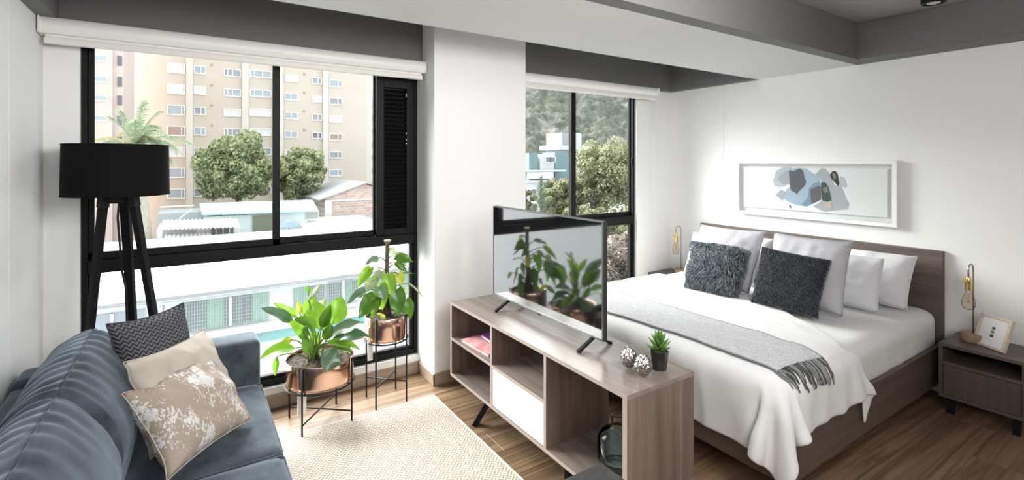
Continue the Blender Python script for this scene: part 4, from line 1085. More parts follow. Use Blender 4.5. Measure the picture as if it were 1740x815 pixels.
def bedlamp(label, x, y):
    t = thing('bedside_lamp', label, 'lamp', (x, y, 0.42), 'bare bulb bedside lamps')
    z = 0.4205
    bm = NB(); lathe(bm, [(0, z), (0.056, z), (0.058, z + 0.003), (0.058, z + 0.047), (0.056, z + 0.05), (0, z + 0.05)], (x, y, 0), 40); obj('lamp_base', bm, wood('lamp_base_wood', (0.24, 0.16, 0.095), (0.38, 0.27, 0.17), 'x', 0.5), t, smooth=True)
    dx, dy = -0.064, 0.006; r = 0.032; top = 0.855
    pts = [Vector((x, y, z + 0.048)), Vector((x, y, 0.70)), Vector((x, y, top - 0.002))]
    for k in range(11):
        a = math.pi * k / 10; pts.append(Vector((x + dx * (1 - math.cos(a)) / 2, y + dy * (1 - math.cos(a)) / 2, top + r * math.sin(a))))
    pts.append(Vector((x + dx, y + dy, 0.805)))
    bm = NB(); tube(bm, pts, 0.0042, 8); obj('stem', bm, STEELB, t)
    c = (x + dx, y + dy, 0)
    bm = NB(); lathe(bm, [(0, 0.815), (0.010, 0.815), (0.014, 0.806), (0.0145, 0.79), (0.019, 0.785), (0.019, 0.775), (0.0155, 0.772), (0.0155, 0.752), (0.018, 0.750), (0.018, 0.738), (0.012, 0.735), (0, 0.735)], c, 24); so = obj('socket', bm, BRASS, t, smooth=True)
    bm = NB(); tube(bm, [(c[0], c[1] + 0.014, 0.790), (c[0], c[1] + 0.034, 0.793)], 0.003, 6); box(bm, c[0] - 0.003, c[0] + 0.003, c[1] + 0.030, c[1] + 0.036, 0.785, 0.800); obj('switch', bm, BRASS, so)
    bm = NB()
    out = [(0.0118, 0.742), (0.013, 0.728), (0.018, 0.712), (0.026, 0.690), (0.0315, 0.665), (0.031, 0.645), (0.024, 0.628), (0.012, 0.620), (0.0, 0.618)]
    lathe(bm, out + [(max(0, r_ - 0.0012), z_ + 0.0012) for r_, z_ in out[::-1]], c, 32); obj('bulb', bm, BULB, t, smooth='all')
    bm = NB()
    fil = []
    for k in range(22):
        a = k * 2.2; fil.append(Vector((c[0] + 0.008 * math.cos(a), c[1] + 0.008 * math.sin(a), 0.72 - 0.065 * abs(math.sin(k * 0.5)))))
    tube(bm, fil, 0.0006, 4); obj('filament', bm, BRASS, t)
bedlamp('bare amber bulb lamp on a hooked brass stem, beside the photo frame', 3.955, 0.957)
bedlamp('bare amber bulb lamp on a hooked brass stem, in the corner by the window', 3.955, 3.07)

# small photo frame leaning back on the nightstand
pf = thing('photo_frame', 'small light wood picture frame leaning on the nightstand by the lamp', 'picture frame', (3.86, 0.85, 0.42))
A, Bp = Vector((3.925, 0.952, 0.4215)), Vector((3.84, 0.800, 0.4215))
ux = (Bp - A).normalized(); back = Vector((0, 0, 1)).cross(ux); back = back if back.x > 0 else -back
upv = (Vector((0, 0, 1)) * math.cos(0.33) + back * math.sin(0.33)).normalized(); nr = ux.cross(upv); nr = nr if nr.x < 0 else -nr
Wd, Hd = (Bp - A).length, 0.188
def pbox(bm, a0, a1, b0, b1, d0, d1, mi=0):
    c = []
    for dd in (d0, d1):
        for a, b in ((a0, b0), (a1, b0), (a1, b1), (a0, b1)): c.append(bm.verts.new(A + ux * a + upv * b + nr * dd))
    for f in ((0, 1, 2, 3), (7, 6, 5, 4), (0, 4, 5, 1), (1, 5, 6, 2), (2, 6, 7, 3), (3, 7, 4, 0)): bm.faces.new([c[i] for i in f]).material_index = mi
bm = NB()
for a in ((0, Wd, 0, 0.014), (0, Wd, Hd - 0.014, Hd), (0, 0.014, 0.014, Hd - 0.014), (Wd - 0.014, Wd, 0.014, Hd - 0.014)): pbox(bm, *a, -0.014, 0.006)
obj('frame', bm, ASH, pf)
bm = NB(); pbox(bm, 0.012, Wd - 0.012, 0.012, Hd - 0.012, -0.012, -0.002); pr = obj('print', bm, mat('print_paper', (0.76, 0.76, 0.78), 0.6), pf)
INK = [mat('ink_dark', (0.07, 0.07, 0.075), 0.7), mat('ink_mid', (0.14, 0.14, 0.15), 0.7), mat('ink_black', (0.035, 0.035, 0.04), 0.7), mat('ink_faint', (0.55, 0.55, 0.56), 0.7)]
for k, b in enumerate((0.110, 0.087, 0.064)):
    bm = NB(); pbox(bm, Wd / 2 - 0.011, Wd / 2 + 0.007, b, b + 0.015, -0.002, -0.0015); obj('printed_square', bm, INK[(0, 1, 2)[k]], pr)
bm = NB(); pbox(bm, Wd / 2 - 0.009, Wd / 2 + 0.004, 0.046, 0.0485, -0.002, -0.0016); pbox(bm, Wd / 2 - 0.007, Wd / 2 + 0.002, 0.041, 0.043, -0.002, -0.0016); pbox(bm, Wd / 2 - 0.005, Wd / 2 + 0.004, 0.138, 0.1395, -0.002, -0.0016); pbox(bm, Wd / 2 - 0.003, Wd / 2 + 0.002, 0.141, 0.146, -0.002, -0.0016)
obj('faint_lettering', bm, INK[3], pr)
bm = NB(); obox(bm, A + ux * (Wd / 2) + upv * 0.13 - nr * 0.014, A + ux * (Wd / 2) + back * 0.105 + Vector((0, 0, 0.0)), 0.03, 0.004); obj('easel_back', bm, ASH, pf)

# ------------------------------------------------------------------ wall art
art = thing('framed_picture', 'long white box frame with a blue grey abstract print above the headboard', 'picture', (XR, 1.965, 1.04))
PY0, PY1, PZ0, PZ1, PD = 1.372, 2.555, 1.048, 1.510, 0.052
FRM = mat('frame_white', (0.88, 0.875, 0.87), 0.4)
for a in ((PY0, PY1, PZ0, PZ0 + 0.028), (PY0, PY1, PZ1 - 0.028, PZ1), (PY0, PY0 + 0.028, PZ0 + 0.028, PZ1 - 0.028), (PY1 - 0.028, PY1, PZ0 + 0.028, PZ1 - 0.028)):
    bm = NB(); box(bm, XR - PD, XR - 0.0005, *a, bev=0.002); obj('frame_rail', bm, FRM, art)
bm = NB(); box(bm, XR - 0.012, XR - 0.001, PY0 + 0.02, PY1 - 0.02, PZ0 + 0.02, PZ1 - 0.02); obj('backing', bm, mat('art_backing', (0.78, 0.80, 0.80), 0.7), art)
sh = obj('print', box(NB(), XR - 0.028, XR - 0.022, PY0 + 0.065, PY1 - 0.055, PZ0 + 0.062, PZ1 - 0.055), mat('art_paper', (0.90, 0.925, 0.93), 0.6), art)
XS = XR - 0.028
def art_pt(px, py, d):   # px,py in the crop of the print (175..1505 x 150..640)
    return atx(1230 + px / 5.273, 250 + py / 5.273, XS - 0.0003 * d)
ARTS = [((0.50, 0.56, 0.60), [(440, 300), (470, 210), (540, 175), (610, 180), (600, 270), (560, 345), (500, 360), (455, 345)]),
        ((0.40, 0.42, 0.47), [(480, 290), (500, 245), (560, 215), (583, 205), (590, 335), (520, 330)]),
        ((0.40, 0.53, 0.62), [(590, 190), (650, 185), (740, 190), (800, 235), (850, 250), (865, 300), (850, 400), (780, 500), (730, 530), (640, 515), (560, 480), (540, 440), (560, 380), (600, 340)]),
        ((0.42, 0.44, 0.48), [(463, 430), (510, 380), (560, 400), (545, 470), (520, 475)]),
        ((0.22, 0.33, 0.43), [(760, 370), (810, 320), (865, 310), (872, 470), (740, 532), (690, 515), (750, 450)]),
        ((0.46, 0.49, 0.53), [(815, 245), (870, 190), (910, 190), (960, 250), (990, 340), (1050, 345), (1100, 470), (1120, 500), (1110, 555), (900, 578), (800, 530), (880, 480), (880, 330), (860, 270)]),
        ((0.115, 0.115, 0.13), [(583, 205), (620, 213), (685, 187), (712, 215), (722, 275), (738, 310), (725, 345), (690, 380), (655, 418), (600, 385), (590, 330)]),
        ((0.14, 0.13, 0.145), [(770, 380), (850, 345), (870, 350), (872, 470), (785, 505)]),
        ((0.055, 0.085, 0.085), [(870, 320), (905, 310), (935, 350), (950, 400), (965, 475), (925, 490), (880, 475)]),
        ((0.25, 0.24, 0.20), [(885, 370), (925, 350), (935, 400), (900, 410)]),
        ((0.05, 0.05, 0.035), [(950, 245), (975, 212), (1000, 213), (1020, 245), (1035, 330), (1022, 348), (990, 310), (960, 280)]),
        ((0.30, 0.27, 0.18), [(970, 240), (990, 230), (1005, 270), (990, 290)]),
        ((0.62, 0.50, 0.45), [(900, 490), (960, 485), (965, 545), (905, 545)]),
        ((0.55, 0.60, 0.64), [(1040, 260), (1075, 275), (1098, 350), (1080, 365), (1045, 340)]),
        ((0.06, 0.06, 0.06), [(580, 520), (590, 518), (605, 542), (598, 546)])]
for k, (c, pl_) in enumerate(ARTS):
    bm = NB(); bm.faces.new([bm.verts.new(art_pt(a, b, 1 + k)) for a, b in pl_]); obj('printed_shape', bm, mat('art_ink_%d' % k, c, 0.6), sh)
bm = NB(); box(bm, XR - PD + 0.004, XR - PD + 0.006, PY0 + 0.026, PY1 - 0.026, PZ0 + 0.026, PZ1 - 0.026); obj('glazing', bm, glass_pane('picture_glass', (0.99, 0.99, 0.99), 0.10), art)

# ------------------------------------------------------------------ outside: ground, street, roofs
GZ = -9.0
def lin(name, col, rough=0.8, var=0.08, sc=0.6):
    m = mat(name, col, rough, spec=0.2); n = N(m); v = coords(n)
    a = n.n('ShaderNodeTexNoise', {'Vector': v, 'Scale': sc, 'Detail': 6, 'Roughness': 0.65}).outputs[0]
    n.link(n.ramp(a, [(0.3, tuple(c * (1 - var) for c in col)), (0.7, col)]), 'Base Color'); return m
bm = NB(); box(bm, -200, 620, 6, 700, GZ - 0.5, GZ); struct('ground', bm, lin('asphalt', (0.33, 0.34, 0.36), 0.9, 0.25, 0.9))
WROOF = lin('white_roof', (0.78, 0.77, 0.76), 0.8, 0.10, 0.35)
WALLW = lin('white_render', (0.74, 0.74, 0.745), 0.8, 0.06, 0.5)
TEAL = lin('teal_sheet', (0.30, 0.56, 0.54), 0.6, 0.12, 0.8)
CURT = lin('green_curtain', (0.47, 0.66, 0.56), 0.8, 0.18, 3.0)
DARKG = mat('dark_glazing', (0.27, 0.32, 0.32), 0.2)
BARS = mat('grille_white', (0.50, 0.54, 0.53), 0.6)
GUT = mat('gutter_grey', (0.34, 0.34, 0.35), 0.6)
def bx2(name, parent, m, x0, x1, y0, y1, z0, z1, **k):
    bm = NB(); box(bm, x0, x1, y0, y1, z0, z1); return obj(name, bm, m, parent, **k)
YS = 22.0
st = thing('street_building', 'long low white building across the street with green curtained barred windows', 'building', (3, 28, GZ))
ez = at(165, 513, YS).z
bx2('wall', st, WALLW, -7, 16, YS, 33, GZ, ez - 0.02)
bm = NB()
a = [bm.verts.new(p) for p in ((-7.4, YS - 0.6, ez + 0.02), (16.4, YS - 0.6, ez + 0.02), (16.4, 33.5, ez + 0.55), (-7.4, 33.5, ez + 0.55))]
b = [bm.verts.new(v.co - Vector((0, 0, 0.16))) for v in a]
bm.faces.new(a); bm.faces.new(b[::-1])
for i in range(4): bm.faces.new((a[i], b[i], b[(i + 1) % 4], a[(i + 1) % 4]))
obj('roof', bm, WROOF, st)
bx2('gutter', st, GUT, -7.4, 16.4, YS - 0.68, YS - 0.6, ez - 0.10, ez + 0.03)
def swin(u0, u1, ut, vt, vb, curtains, mull=None, pale=False):
    x0, x1 = at(u0, vt, YS).x, at(u1, vt, YS).x
    z1, z0 = at(ut, vt, YS).z, at(ut, vb, YS).z
    w = bx2('window', st, BARS, x0 - 0.05, x1 + 0.05, YS - 0.06, YS + 0.02, z0 - 0.06, z1 + 0.06)
    bx2('pane', w, mat('pale_blue_glass', (0.36, 0.41, 0.47), 0.2) if pale else DARKG, x0, x1, YS - 0.08, YS - 0.05, z0, z1)
    for c0, c1 in curtains:
        bm = NB(); n = 14; a0, a1 = x0 + (x1 - x0) * c0, x0 + (x1 - x0) * c1
        grid(bm, lambda q, r: Vector((a0 + (a1 - a0) * q, YS - 0.10 - 0.012 * math.sin(q * 40), z0 + (z1 - z0) * r)), n * 2, 1); obj('curtain', bm, CURT, w)
    if not pale:
        bm = NB(); k = int((x1 - x0) / 0.085)
        for i in range(k + 1):
            xx = x0 + (x1 - x0) * i / k; box(bm, xx - 0.007, xx + 0.007, YS - 0.15, YS - 0.13, z0, z1)
        for i in range(8):
            zz = z0 + (z1 - z0) * (i + 0.5) / 8; box(bm, x0, x1, YS - 0.152, YS - 0.132, zz - 0.005, zz + 0.005)
        g = obj('grille', bm, BARS, w); g['kind'] = 'stuff'
    for f in (mull or []):
        xx = x0 + (x1 - x0) * f; bx2('mullion', w, WALLW, xx - 0.05, xx + 0.05, YS - 0.17, YS - 0.05, z0, z1)
swin(120, 245, 200, 530, 600, [], [0.55], pale=True)
swin(312, 455, 454, 494, 541, [(0.26, 0.45), (0.80, 1.0)], [0.53])
swin(500, 550, 520, 485, 523, [(0.0, 0.45)])
swin(557, 606, 580, 474, 515, [(0.50, 0.82)], [0.5])
swin(632, 700, 660, 462, 503, [(0.1, 0.5), (0.7, 1.0)], [0.6])
x0, x1 = at(266, 520, YS).x, at(276, 520, YS).x
dr_ = bx2('door', st, WALLW, x0, x1, YS - 0.05, YS + 0.02, GZ, at(270, 519, YS).z); bx2('door_gap', dr_, GUT, x1, x1 + 0.05, YS - 0.04, YS + 0.02, GZ, at(270, 519, YS).z)
tz1, tz0 = at(440, 555, YS).z, at(440, 579, YS).z
sg = bx2('sign_band', st, TEAL, at(425, 560, YS).x, at(720, 520, YS).x, YS - 0.14, YS, tz0, tz1, label='teal sign band with a white ring emblem')
ec = at(441, 566, YS - 0.15)
bm = NB(); rr_ = (tz1 - tz0) * 0.36
ring = [ec + Vector((rr_ * 0.8 * math.cos(k * math.pi / 10), 0, rr_ * math.sin(k * math.pi / 10))) for k in range(21)]
tube(bm, ring, 0.028, 5); obj('emblem_ring', bm, BARS, sg)
for p, q in (((-1.2, -0.9), (0.9, 0.9)), ((-0.5, -1.0), (1.25, 0.3)), ((-1.15, 0.1), (0.2, 1.0))):
    bm = NB(); tube(bm, [ec + Vector((p[0] * rr_, 0, p[1] * rr_)), ec + Vector((q[0] * rr_, 0, q[1] * rr_))], 0.02, 5); obj('emblem_stroke', bm, BARS, sg)
bx2('ledge', st, WROOF, -7, 16, YS - 0.35, YS, at(440, 546, YS).z - 0.35, at(440, 546, YS).z)
bx2('parapet', st, WALLW, -7.2, 16.2, YS - 0.1, YS, ez - 0.38, ez - 0.12)
# power line crossing in front of the eave
bm = NB(); tube(bm, bez(at(150, 520, 20), at(330, 517, 20) - Vector((0, 0, 0.1)), at(720, 440, 20), 16), 0.018, 5)
base('overhead_cable', bm, GUT, 'thin grey cable strung in front of the white street building eave', 'cable')

# white roofed building with corrugated canopies behind it
lb = thing('canopy_building', 'low white building with corrugated white canopies, left of the teal roof', 'building', (-1, 44, GZ))
za = at(275, 392, 42).z
bx2('wall', lb, WALLW, at(266, 392, 42).x, at(408, 392, 42).x, 42, 47, GZ, za)
bx2('terrace', lb, WROOF, at(150, 400, 38).x, at(640, 380, 38).x, 36.5, 41, GZ, at(300, 417, 37).z)
def corr(u0, v0, u1, v1, y0, y1, drop, parent):
    bm = NB(); A0, A1 = at(u0, v0, y1), at(u1, v1, y1); L = A1.x - A0.x; wv = int(L / 0.24)
    def fn(a, b):
        return Vector((A0.x + L * a, y1 + (y0 - y1) * b, A0.z + (A1.z - A0.z) * a - drop * b + 0.05 * math.sin(a * wv * 2 * math.pi)))
    grid(bm, fn, wv * 6, 2); o = obj('corrugated_canopy', bm, WROOF, parent); md = o.modifiers.new('t', 'SOLIDIFY'); md.thickness = 0.03
corr(277, 374, 402, 371, 40.5, 43.0, 0.35, lb)
corr(280, 400, 358, 395, 39.2, 41.4, 0.55, lb)
for u0, u1, v0, v1, m in ((276, 334, 386, 404, GUT), (334, 358, 384, 402, lin('grey_panel', (0.55, 0.55, 0.56))), (359, 397, 378, 408, mat('dark_opening', (0.17, 0.17, 0.18), 0.6))):
    a, b = at(u0, v1, 41.98), at(u1, v0, 41.98); bx2('opening', lb, m, a.x, b.x, 41.93, 42.02, a.z, b.z)
for u in (366, 378, 389):
    a, b = at(u, 408, 41.9), at(u + 2, 381, 41.9); bx2('post', lb, BARS, a.x, b.x, 41.85, 41.93, a.z, b.z)
bx2('shed_roof', lb, lin('grey_sheet', (0.40, 0.42, 0.45)), at(270, 365, 52).x, at(342, 350, 52).x, 50, 54, GZ, at(300, 358, 52).z)
for u0, v0, u1, v1 in ((272, 352, 300, 350), (304, 372, 325, 356), (300, 350, 330, 349)):
    bm = NB(); tube(bm, [at(u0, v0, 49), at(u1, v1, 49)], 0.06, 6); obj('pipe', bm, WALLW, lb)

# teal roofed house
th_ = thing('teal_roofed_house', 'white house with a pale teal sheet roof below the trees', 'house', (4, 50, GZ))
f0, f1, b0, b1 = at(343, 363, 48), at(541, 357, 48), at(339, 345, 52), at(531, 339, 52)
bm = NB(); vs_ = [bm.verts.new(p) for p in (f0, f1, b1, b0)]; vt = [bm.verts.new(v.co - Vector((0, 0, 0.14))) for v in vs_]
bm.faces.new(vs_); bm.faces.new(vt[::-1])
for i in range(4): bm.faces.new((vs_[i], vt[i], vt[(i + 1) % 4], vs_[(i + 1) % 4]))
obj('roof', bm, lin('teal_roof_sheet', (0.42, 0.62, 0.60), 0.6, 0.1, 0.3), th_)
bx2('wall', th_, lin('pale_teal_wall', (0.66, 0.73, 0.73)), f0.x + 0.15, f1.x - 0.9, 48.5, 52, GZ, min(f0.z, f1.z) - 0.12)
for u0, u1, v0, v1, m in ((380, 408, 362, 366, DARKG), (429, 468, 364, 396, mat('planted_opening', (0.19, 0.20, 0.15), 0.7)), (521, 540, 358, 372, GUT)):
    a, b = at(u0, v1, 48.4), at(u1, v0, 48.4); w = bx2('window', th_, BARS, a.x - 0.08, b.x + 0.08, 48.38, 48.5, a.z, b.z + 0.05); bx2('pane', w, m, a.x, b.x, 48.34, 48.4, a.z, b.z)
bx2('terrace_wall', th_, WALLW, at(422, 400, 45).x, at(528, 395, 45).x, 45, 45.3, GZ, at(470, 394, 45).z)
bx2('roof_terrace', th_, WROOF, at(520, 380, 45).x, at(650, 372, 45).x, 44, 52.5, GZ, at(580, 382, 45).z)
a, b = at(507, 398, 44.9), at(519, 391, 44.9); bx2('vent', th_, GUT, a.x, b.x, 44.8, 45.0, a.z, b.z)
pc = at(491, 378, 46.5)
ps = thing('parasol', 'small blue parasol on the terrace below the teal roof', 'parasol', (pc.x, 46.5, at(491, 394, 46.5).z))
bm = NB(); lathe(bm, [(0, pc.z + 0.22), (0.35, pc.z + 0.12), (0.85, pc.z - 0.32), (0.84, pc.z - 0.34), (0, pc.z + 0.18)], (pc.x, 46.5, 0), 10); obj('canopy', bm, lin('blue_cloth', (0.25, 0.33, 0.46)), ps)
bm = NB(); tube(bm, [(pc.x, 46.5, pc.z + 0.2), (pc.x, 46.5, at(491, 402, 46.5).z)], 0.03, 6); obj('pole', bm, GUT, ps)

# brick gabled house
def brick_mat(name, c1, c2, mort, sc):
    m = mat(name, rough=0.85); n = N(m)
    v = n.n('ShaderNodeMapping', {0: n.n('ShaderNodeTexCoord').outputs['Object'], 2: (math.pi / 2, 0, 0)}).outputs[0]
    b = n.n('ShaderNodeTexBrick', {'Vector': v, 'Color1': (*c1, 1), 'Color2': (*c2, 1), 'Mortar': (*mort, 1), 'Scale': sc, 'Mortar Size': 0.02, 'Bias': 0.0}).outputs[0]
    z = n.n('ShaderNodeTexNoise', {'Vector': v, 'Scale': 1.2, 'Detail': 4}).outputs[0]
    n.link(n.mixc(n.math('MULTIPLY', z, 0.35), b, (0.70, 0.62, 0.57)), 'Base Color'); return m
bh = thing('brick_house', 'pink brick house with a grey pitched roof beside the teal roofed house', 'house', (14, 58, GZ))
g = [at(549, 337, 54), at(622, 311, 54)]; g.append(Vector((2 * g[1].x - g[0].x, 54, g[0].z)))
def prism(name, pts, y0, y1, m, parent):
    bm = NB(); a = [bm.verts.new((p[0], y0, p[1])) for p in pts]; b = [bm.verts.new((p[0], y1, p[1])) for p in pts]
    bm.faces.new(a); bm.faces.new(b[::-1])
    for i in range(len(pts)): bm.faces.new((a[i], a[(i + 1) % len(pts)], b[(i + 1) % len(pts)], b[i]))
    return obj(name, bm, m, parent)
prism('brick_wall', [(g[0].x + 0.35, GZ), (g[0].x + 0.35, g[0].z), (g[1].x, g[1].z - 0.1), (g[2].x, g[2].z), (g[2].x, GZ)], 54.2, 66, brick_mat('pink_brick', (0.46, 0.29, 0.235), (0.62, 0.47, 0.41), (0.68, 0.62, 0.58), 0.9), bh)
RF = lin('grey_roof_sheet', (0.45, 0.455, 0.47), 0.7, 0.12, 0.6)
prism('roof', [(g[0].x - 0.5, g[0].z - 0.22), (g[1].x, g[1].z), (g[1].x, g[1].z + 0.14), (g[0].x - 0.5, g[0].z - 0.08)], 53.7, 66, RF, bh)
prism('roof', [(g[2].x + 0.5, g[2].z - 0.22), (g[1].x, g[1].z), (g[1].x, g[1].z + 0.14), (g[2].x + 0.5, g[2].z - 0.08)], 53.7, 66, RF, bh)
zq = at(590, 338.5, 54).z; bx2('string_course', bh, WALLW, g[0].x + 0.3, g[2].x, 54.05, 54.25, zq - 0.18, zq)
bx2('corner_pier', bh, WALLW, g[0].x + 0.2, g[0].x + 0.9, 54.0, 54.3, GZ, g[0].z - 0.2)
rl = thing('terrace_railing', 'thin grey railing on the white terrace below the brick house', 'railing', (at(615, 380, 46).x, 46, at(615, 388, 46).z))
ra, rb = at(601, 389, 46), at(640, 385, 46); zt_ = at(601, 371, 46).z
for k in range(5):
    xx = ra.x + (rb.x - ra.x) * k / 4; bm = NB(); tube(bm, [(xx, 46, ra.z - 0.3), (xx, 46, zt_)], 0.04, 5); obj('post', bm, GUT, rl)
for zz in (zt_, (zt_ + ra.z) / 2): 
    bm = NB(); tube(bm, [(ra.x, 46, zz), (rb.x, 46, zz)], 0.035, 5); obj('rail', bm, GUT, rl)

# ------------------------------------------------------------------ beige apartment tower
YT = 75.0
BEIGE = lin('beige_brick', (0.60, 0.53, 0.455), 0.85, 0.06, 0.25)
BEIGE2 = lin('pale_beige_render', (0.665, 0.62, 0.565), 0.85, 0.05, 0.25)
tw = thing('apartment_tower', 'tall beige apartment tower with rows of small white framed windows', 'building', (8, 82, GZ))
tx0, tx1 = at(224, 200, YT).x, at(622, 200, YT).x
bx2('wall', tw, BEIGE, tx0, tx1, YT, YT + 16, GZ, 30)
bx2('side_wing', tw, BEIGE2, at(205, 200, YT).x, tx0, YT + 1.5, YT + 16, GZ, 30)
bx2('side_wing', tw, BEIGE2, tx1, tx1 + 1.2, YT + 1.0, YT + 16, GZ, 30)
for u0, u1 in ((316, 328), (411, 422), (463, 481), (548, 557)):
    bx2('pilaster', tw, BEIGE2, at(u0, 200, YT).x, at(u1, 200, YT).x, YT - 0.45, YT, GZ, 30)
# window columns: u range and the sill row at about v=125..150, storey height
COLS = [(284, 315, 106, 126, 0.82), (329, 350, 111, 127, 0.6), (380, 410, 116, 132, 0.5), (424, 461, 118, 134, 0.6), (483, 506, 126, 140, 0.5), (530, 547, 131, 144, 0.6), (559, 581, 135, 149, 0.7)]
rowh = (at(284, 161.3, YT).z - at(284, 125.5, YT).z)
GL = [mat('far_glass_grey', (0.30, 0.32, 0.35), 0.15), mat('far_glass_dark', (0.15, 0.15, 0.17), 0.15), mat('far_blind', (0.68, 0.68, 0.68), 0.5), mat('far_glass_blue', (0.36, 0.41, 0.45), 0.15), mat('far_curtain_brown', (0.38, 0.28, 0.23), 0.6)]
WF = mat('far_frame_white', (0.78, 0.77, 0.76), 0.6)
PBOX = {}
for ci, (u0, u1, v0, v1, mf) in enumerate(COLS):
    vm = (v0 + v1) / 2; x0, x1 = at(u0, vm, YT).x, at(u1, vm, YT).x; z1, z0 = at(u0, v0, YT).z, at(u1, v1, YT).z
    W_, H_ = x1 - x0, z1 - z0
    bm = NB(); fb = 0.11
    for a in ((0, W_, 0, fb * 1.3), (0, W_, H_ - fb, H_), (0, fb, fb, H_ - fb), (W_ - fb, W_, fb, H_ - fb), (W_ * mf * 0.97 - fb / 2, W_ * mf * 0.97 + fb / 2, fb, H_ - fb)): box(bm, a[0], a[1], -0.14, 0.0, a[2], a[3])
    if W_ > 2: box(bm, W_ * 0.22 - fb / 2, W_ * 0.22 + fb / 2, -0.13, 0.0, fb, H_ - fb)
    wme = bpy.data.meshes.new('window'); bm.to_mesh(wme); bm.free(); wme.materials.append(WF)
    for r_ in range(-3, 8):
        z = z0 + rowh * r_
        if z < -6: continue
        w = bpy.data.objects.new('window', wme); COL.objects.link(w); w.parent = tw; w.location = Vector((x0, YT, z)) - ORIGIN[tw.name]
        k = R.choice((0, 0, 1, 3, 3, 2, 4)) if (ci + r_ * 3) % 4 else 2
        key = (ci, k)
        if key not in PBOX:
            bm = NB(); box(bm, 0.05, W_ - 0.05, -0.07, -0.01, 0.05, H_ - 0.05); pme = bpy.data.meshes.new('pane'); bm.to_mesh(pme); bm.free(); pme.materials.append(GL[k]); PBOX[key] = pme
        p = bpy.data.objects.new('pane', PBOX[key]); COL.objects.link(p); p.parent = w
        if r_ < 6 and ci in (1, 5): pass
for ux, v in ((360, 110), (517, 126)):
    c = at(ux, v, YT)
    for k in range(7):
        bm = NB(); box(bm, c.x - 0.12, c.x + 0.12, YT - 0.15, YT, c.z - rowh * -1 * (k - 3) - 0.12, c.z - rowh * -1 * (k - 3) + 0.12); obj('vent', bm, GUT, tw)
pk = thing('pink_tower', 'narrow pink brick tower at the left edge of the window view', 'building', (-9, 64, GZ))
px1 = at(208, 200, 60).x
bx2('wall', pk, lin('pink_render', (0.64, 0.52, 0.475), 0.85, 0.08, 0.3), -16, px1 - 0.75, 60, 72, GZ, 26)
bx2('side_wall', pk, lin('pink_render_side', (0.66, 0.56, 0.52), 0.85, 0.06, 0.3), px1 - 0.75, px1, 60.8, 72, GZ, 26)
for v in (98, 134, 166, 200, 236):
    a, b = at(198, v + 11, 60), at(206, v - 5, 60); w = bx2('window', pk, GL[1], a.x, b.x, 60.72, 60.82, a.z, b.z)
    a, b = at(152, v + 9 - 4, 60), at(184, v - 4, 60); w = bx2('window', pk, WF, a.x, b.x, 59.9, 60.0, a.z, b.z); bx2('pane', w, GL[3], a.x + 0.1, b.x - 0.1, 59.85, 59.92, a.z + 0.12, b.z - 0.12)
fb_ = thing('balcony_building', 'distant block with dark balconies in the gap right of the beige tower', 'building', (at(633, 200, 110).x, 116, GZ))
xa, xb = at(627, 200, 110).x, at(662, 200, 110).x
bx2('wall', fb_, lin('far_grey_block', (0.60, 0.59, 0.57)), xa, xb, 110, 122, GZ, at(632, 162, 110).z)
for v in range(176, 330, 22):
    a, b = at(628, v + 8, 110), at(655, v, 110); bx2('balcony', fb_, GL[1], a.x, b.x, 109.3, 110, a.z, b.z)

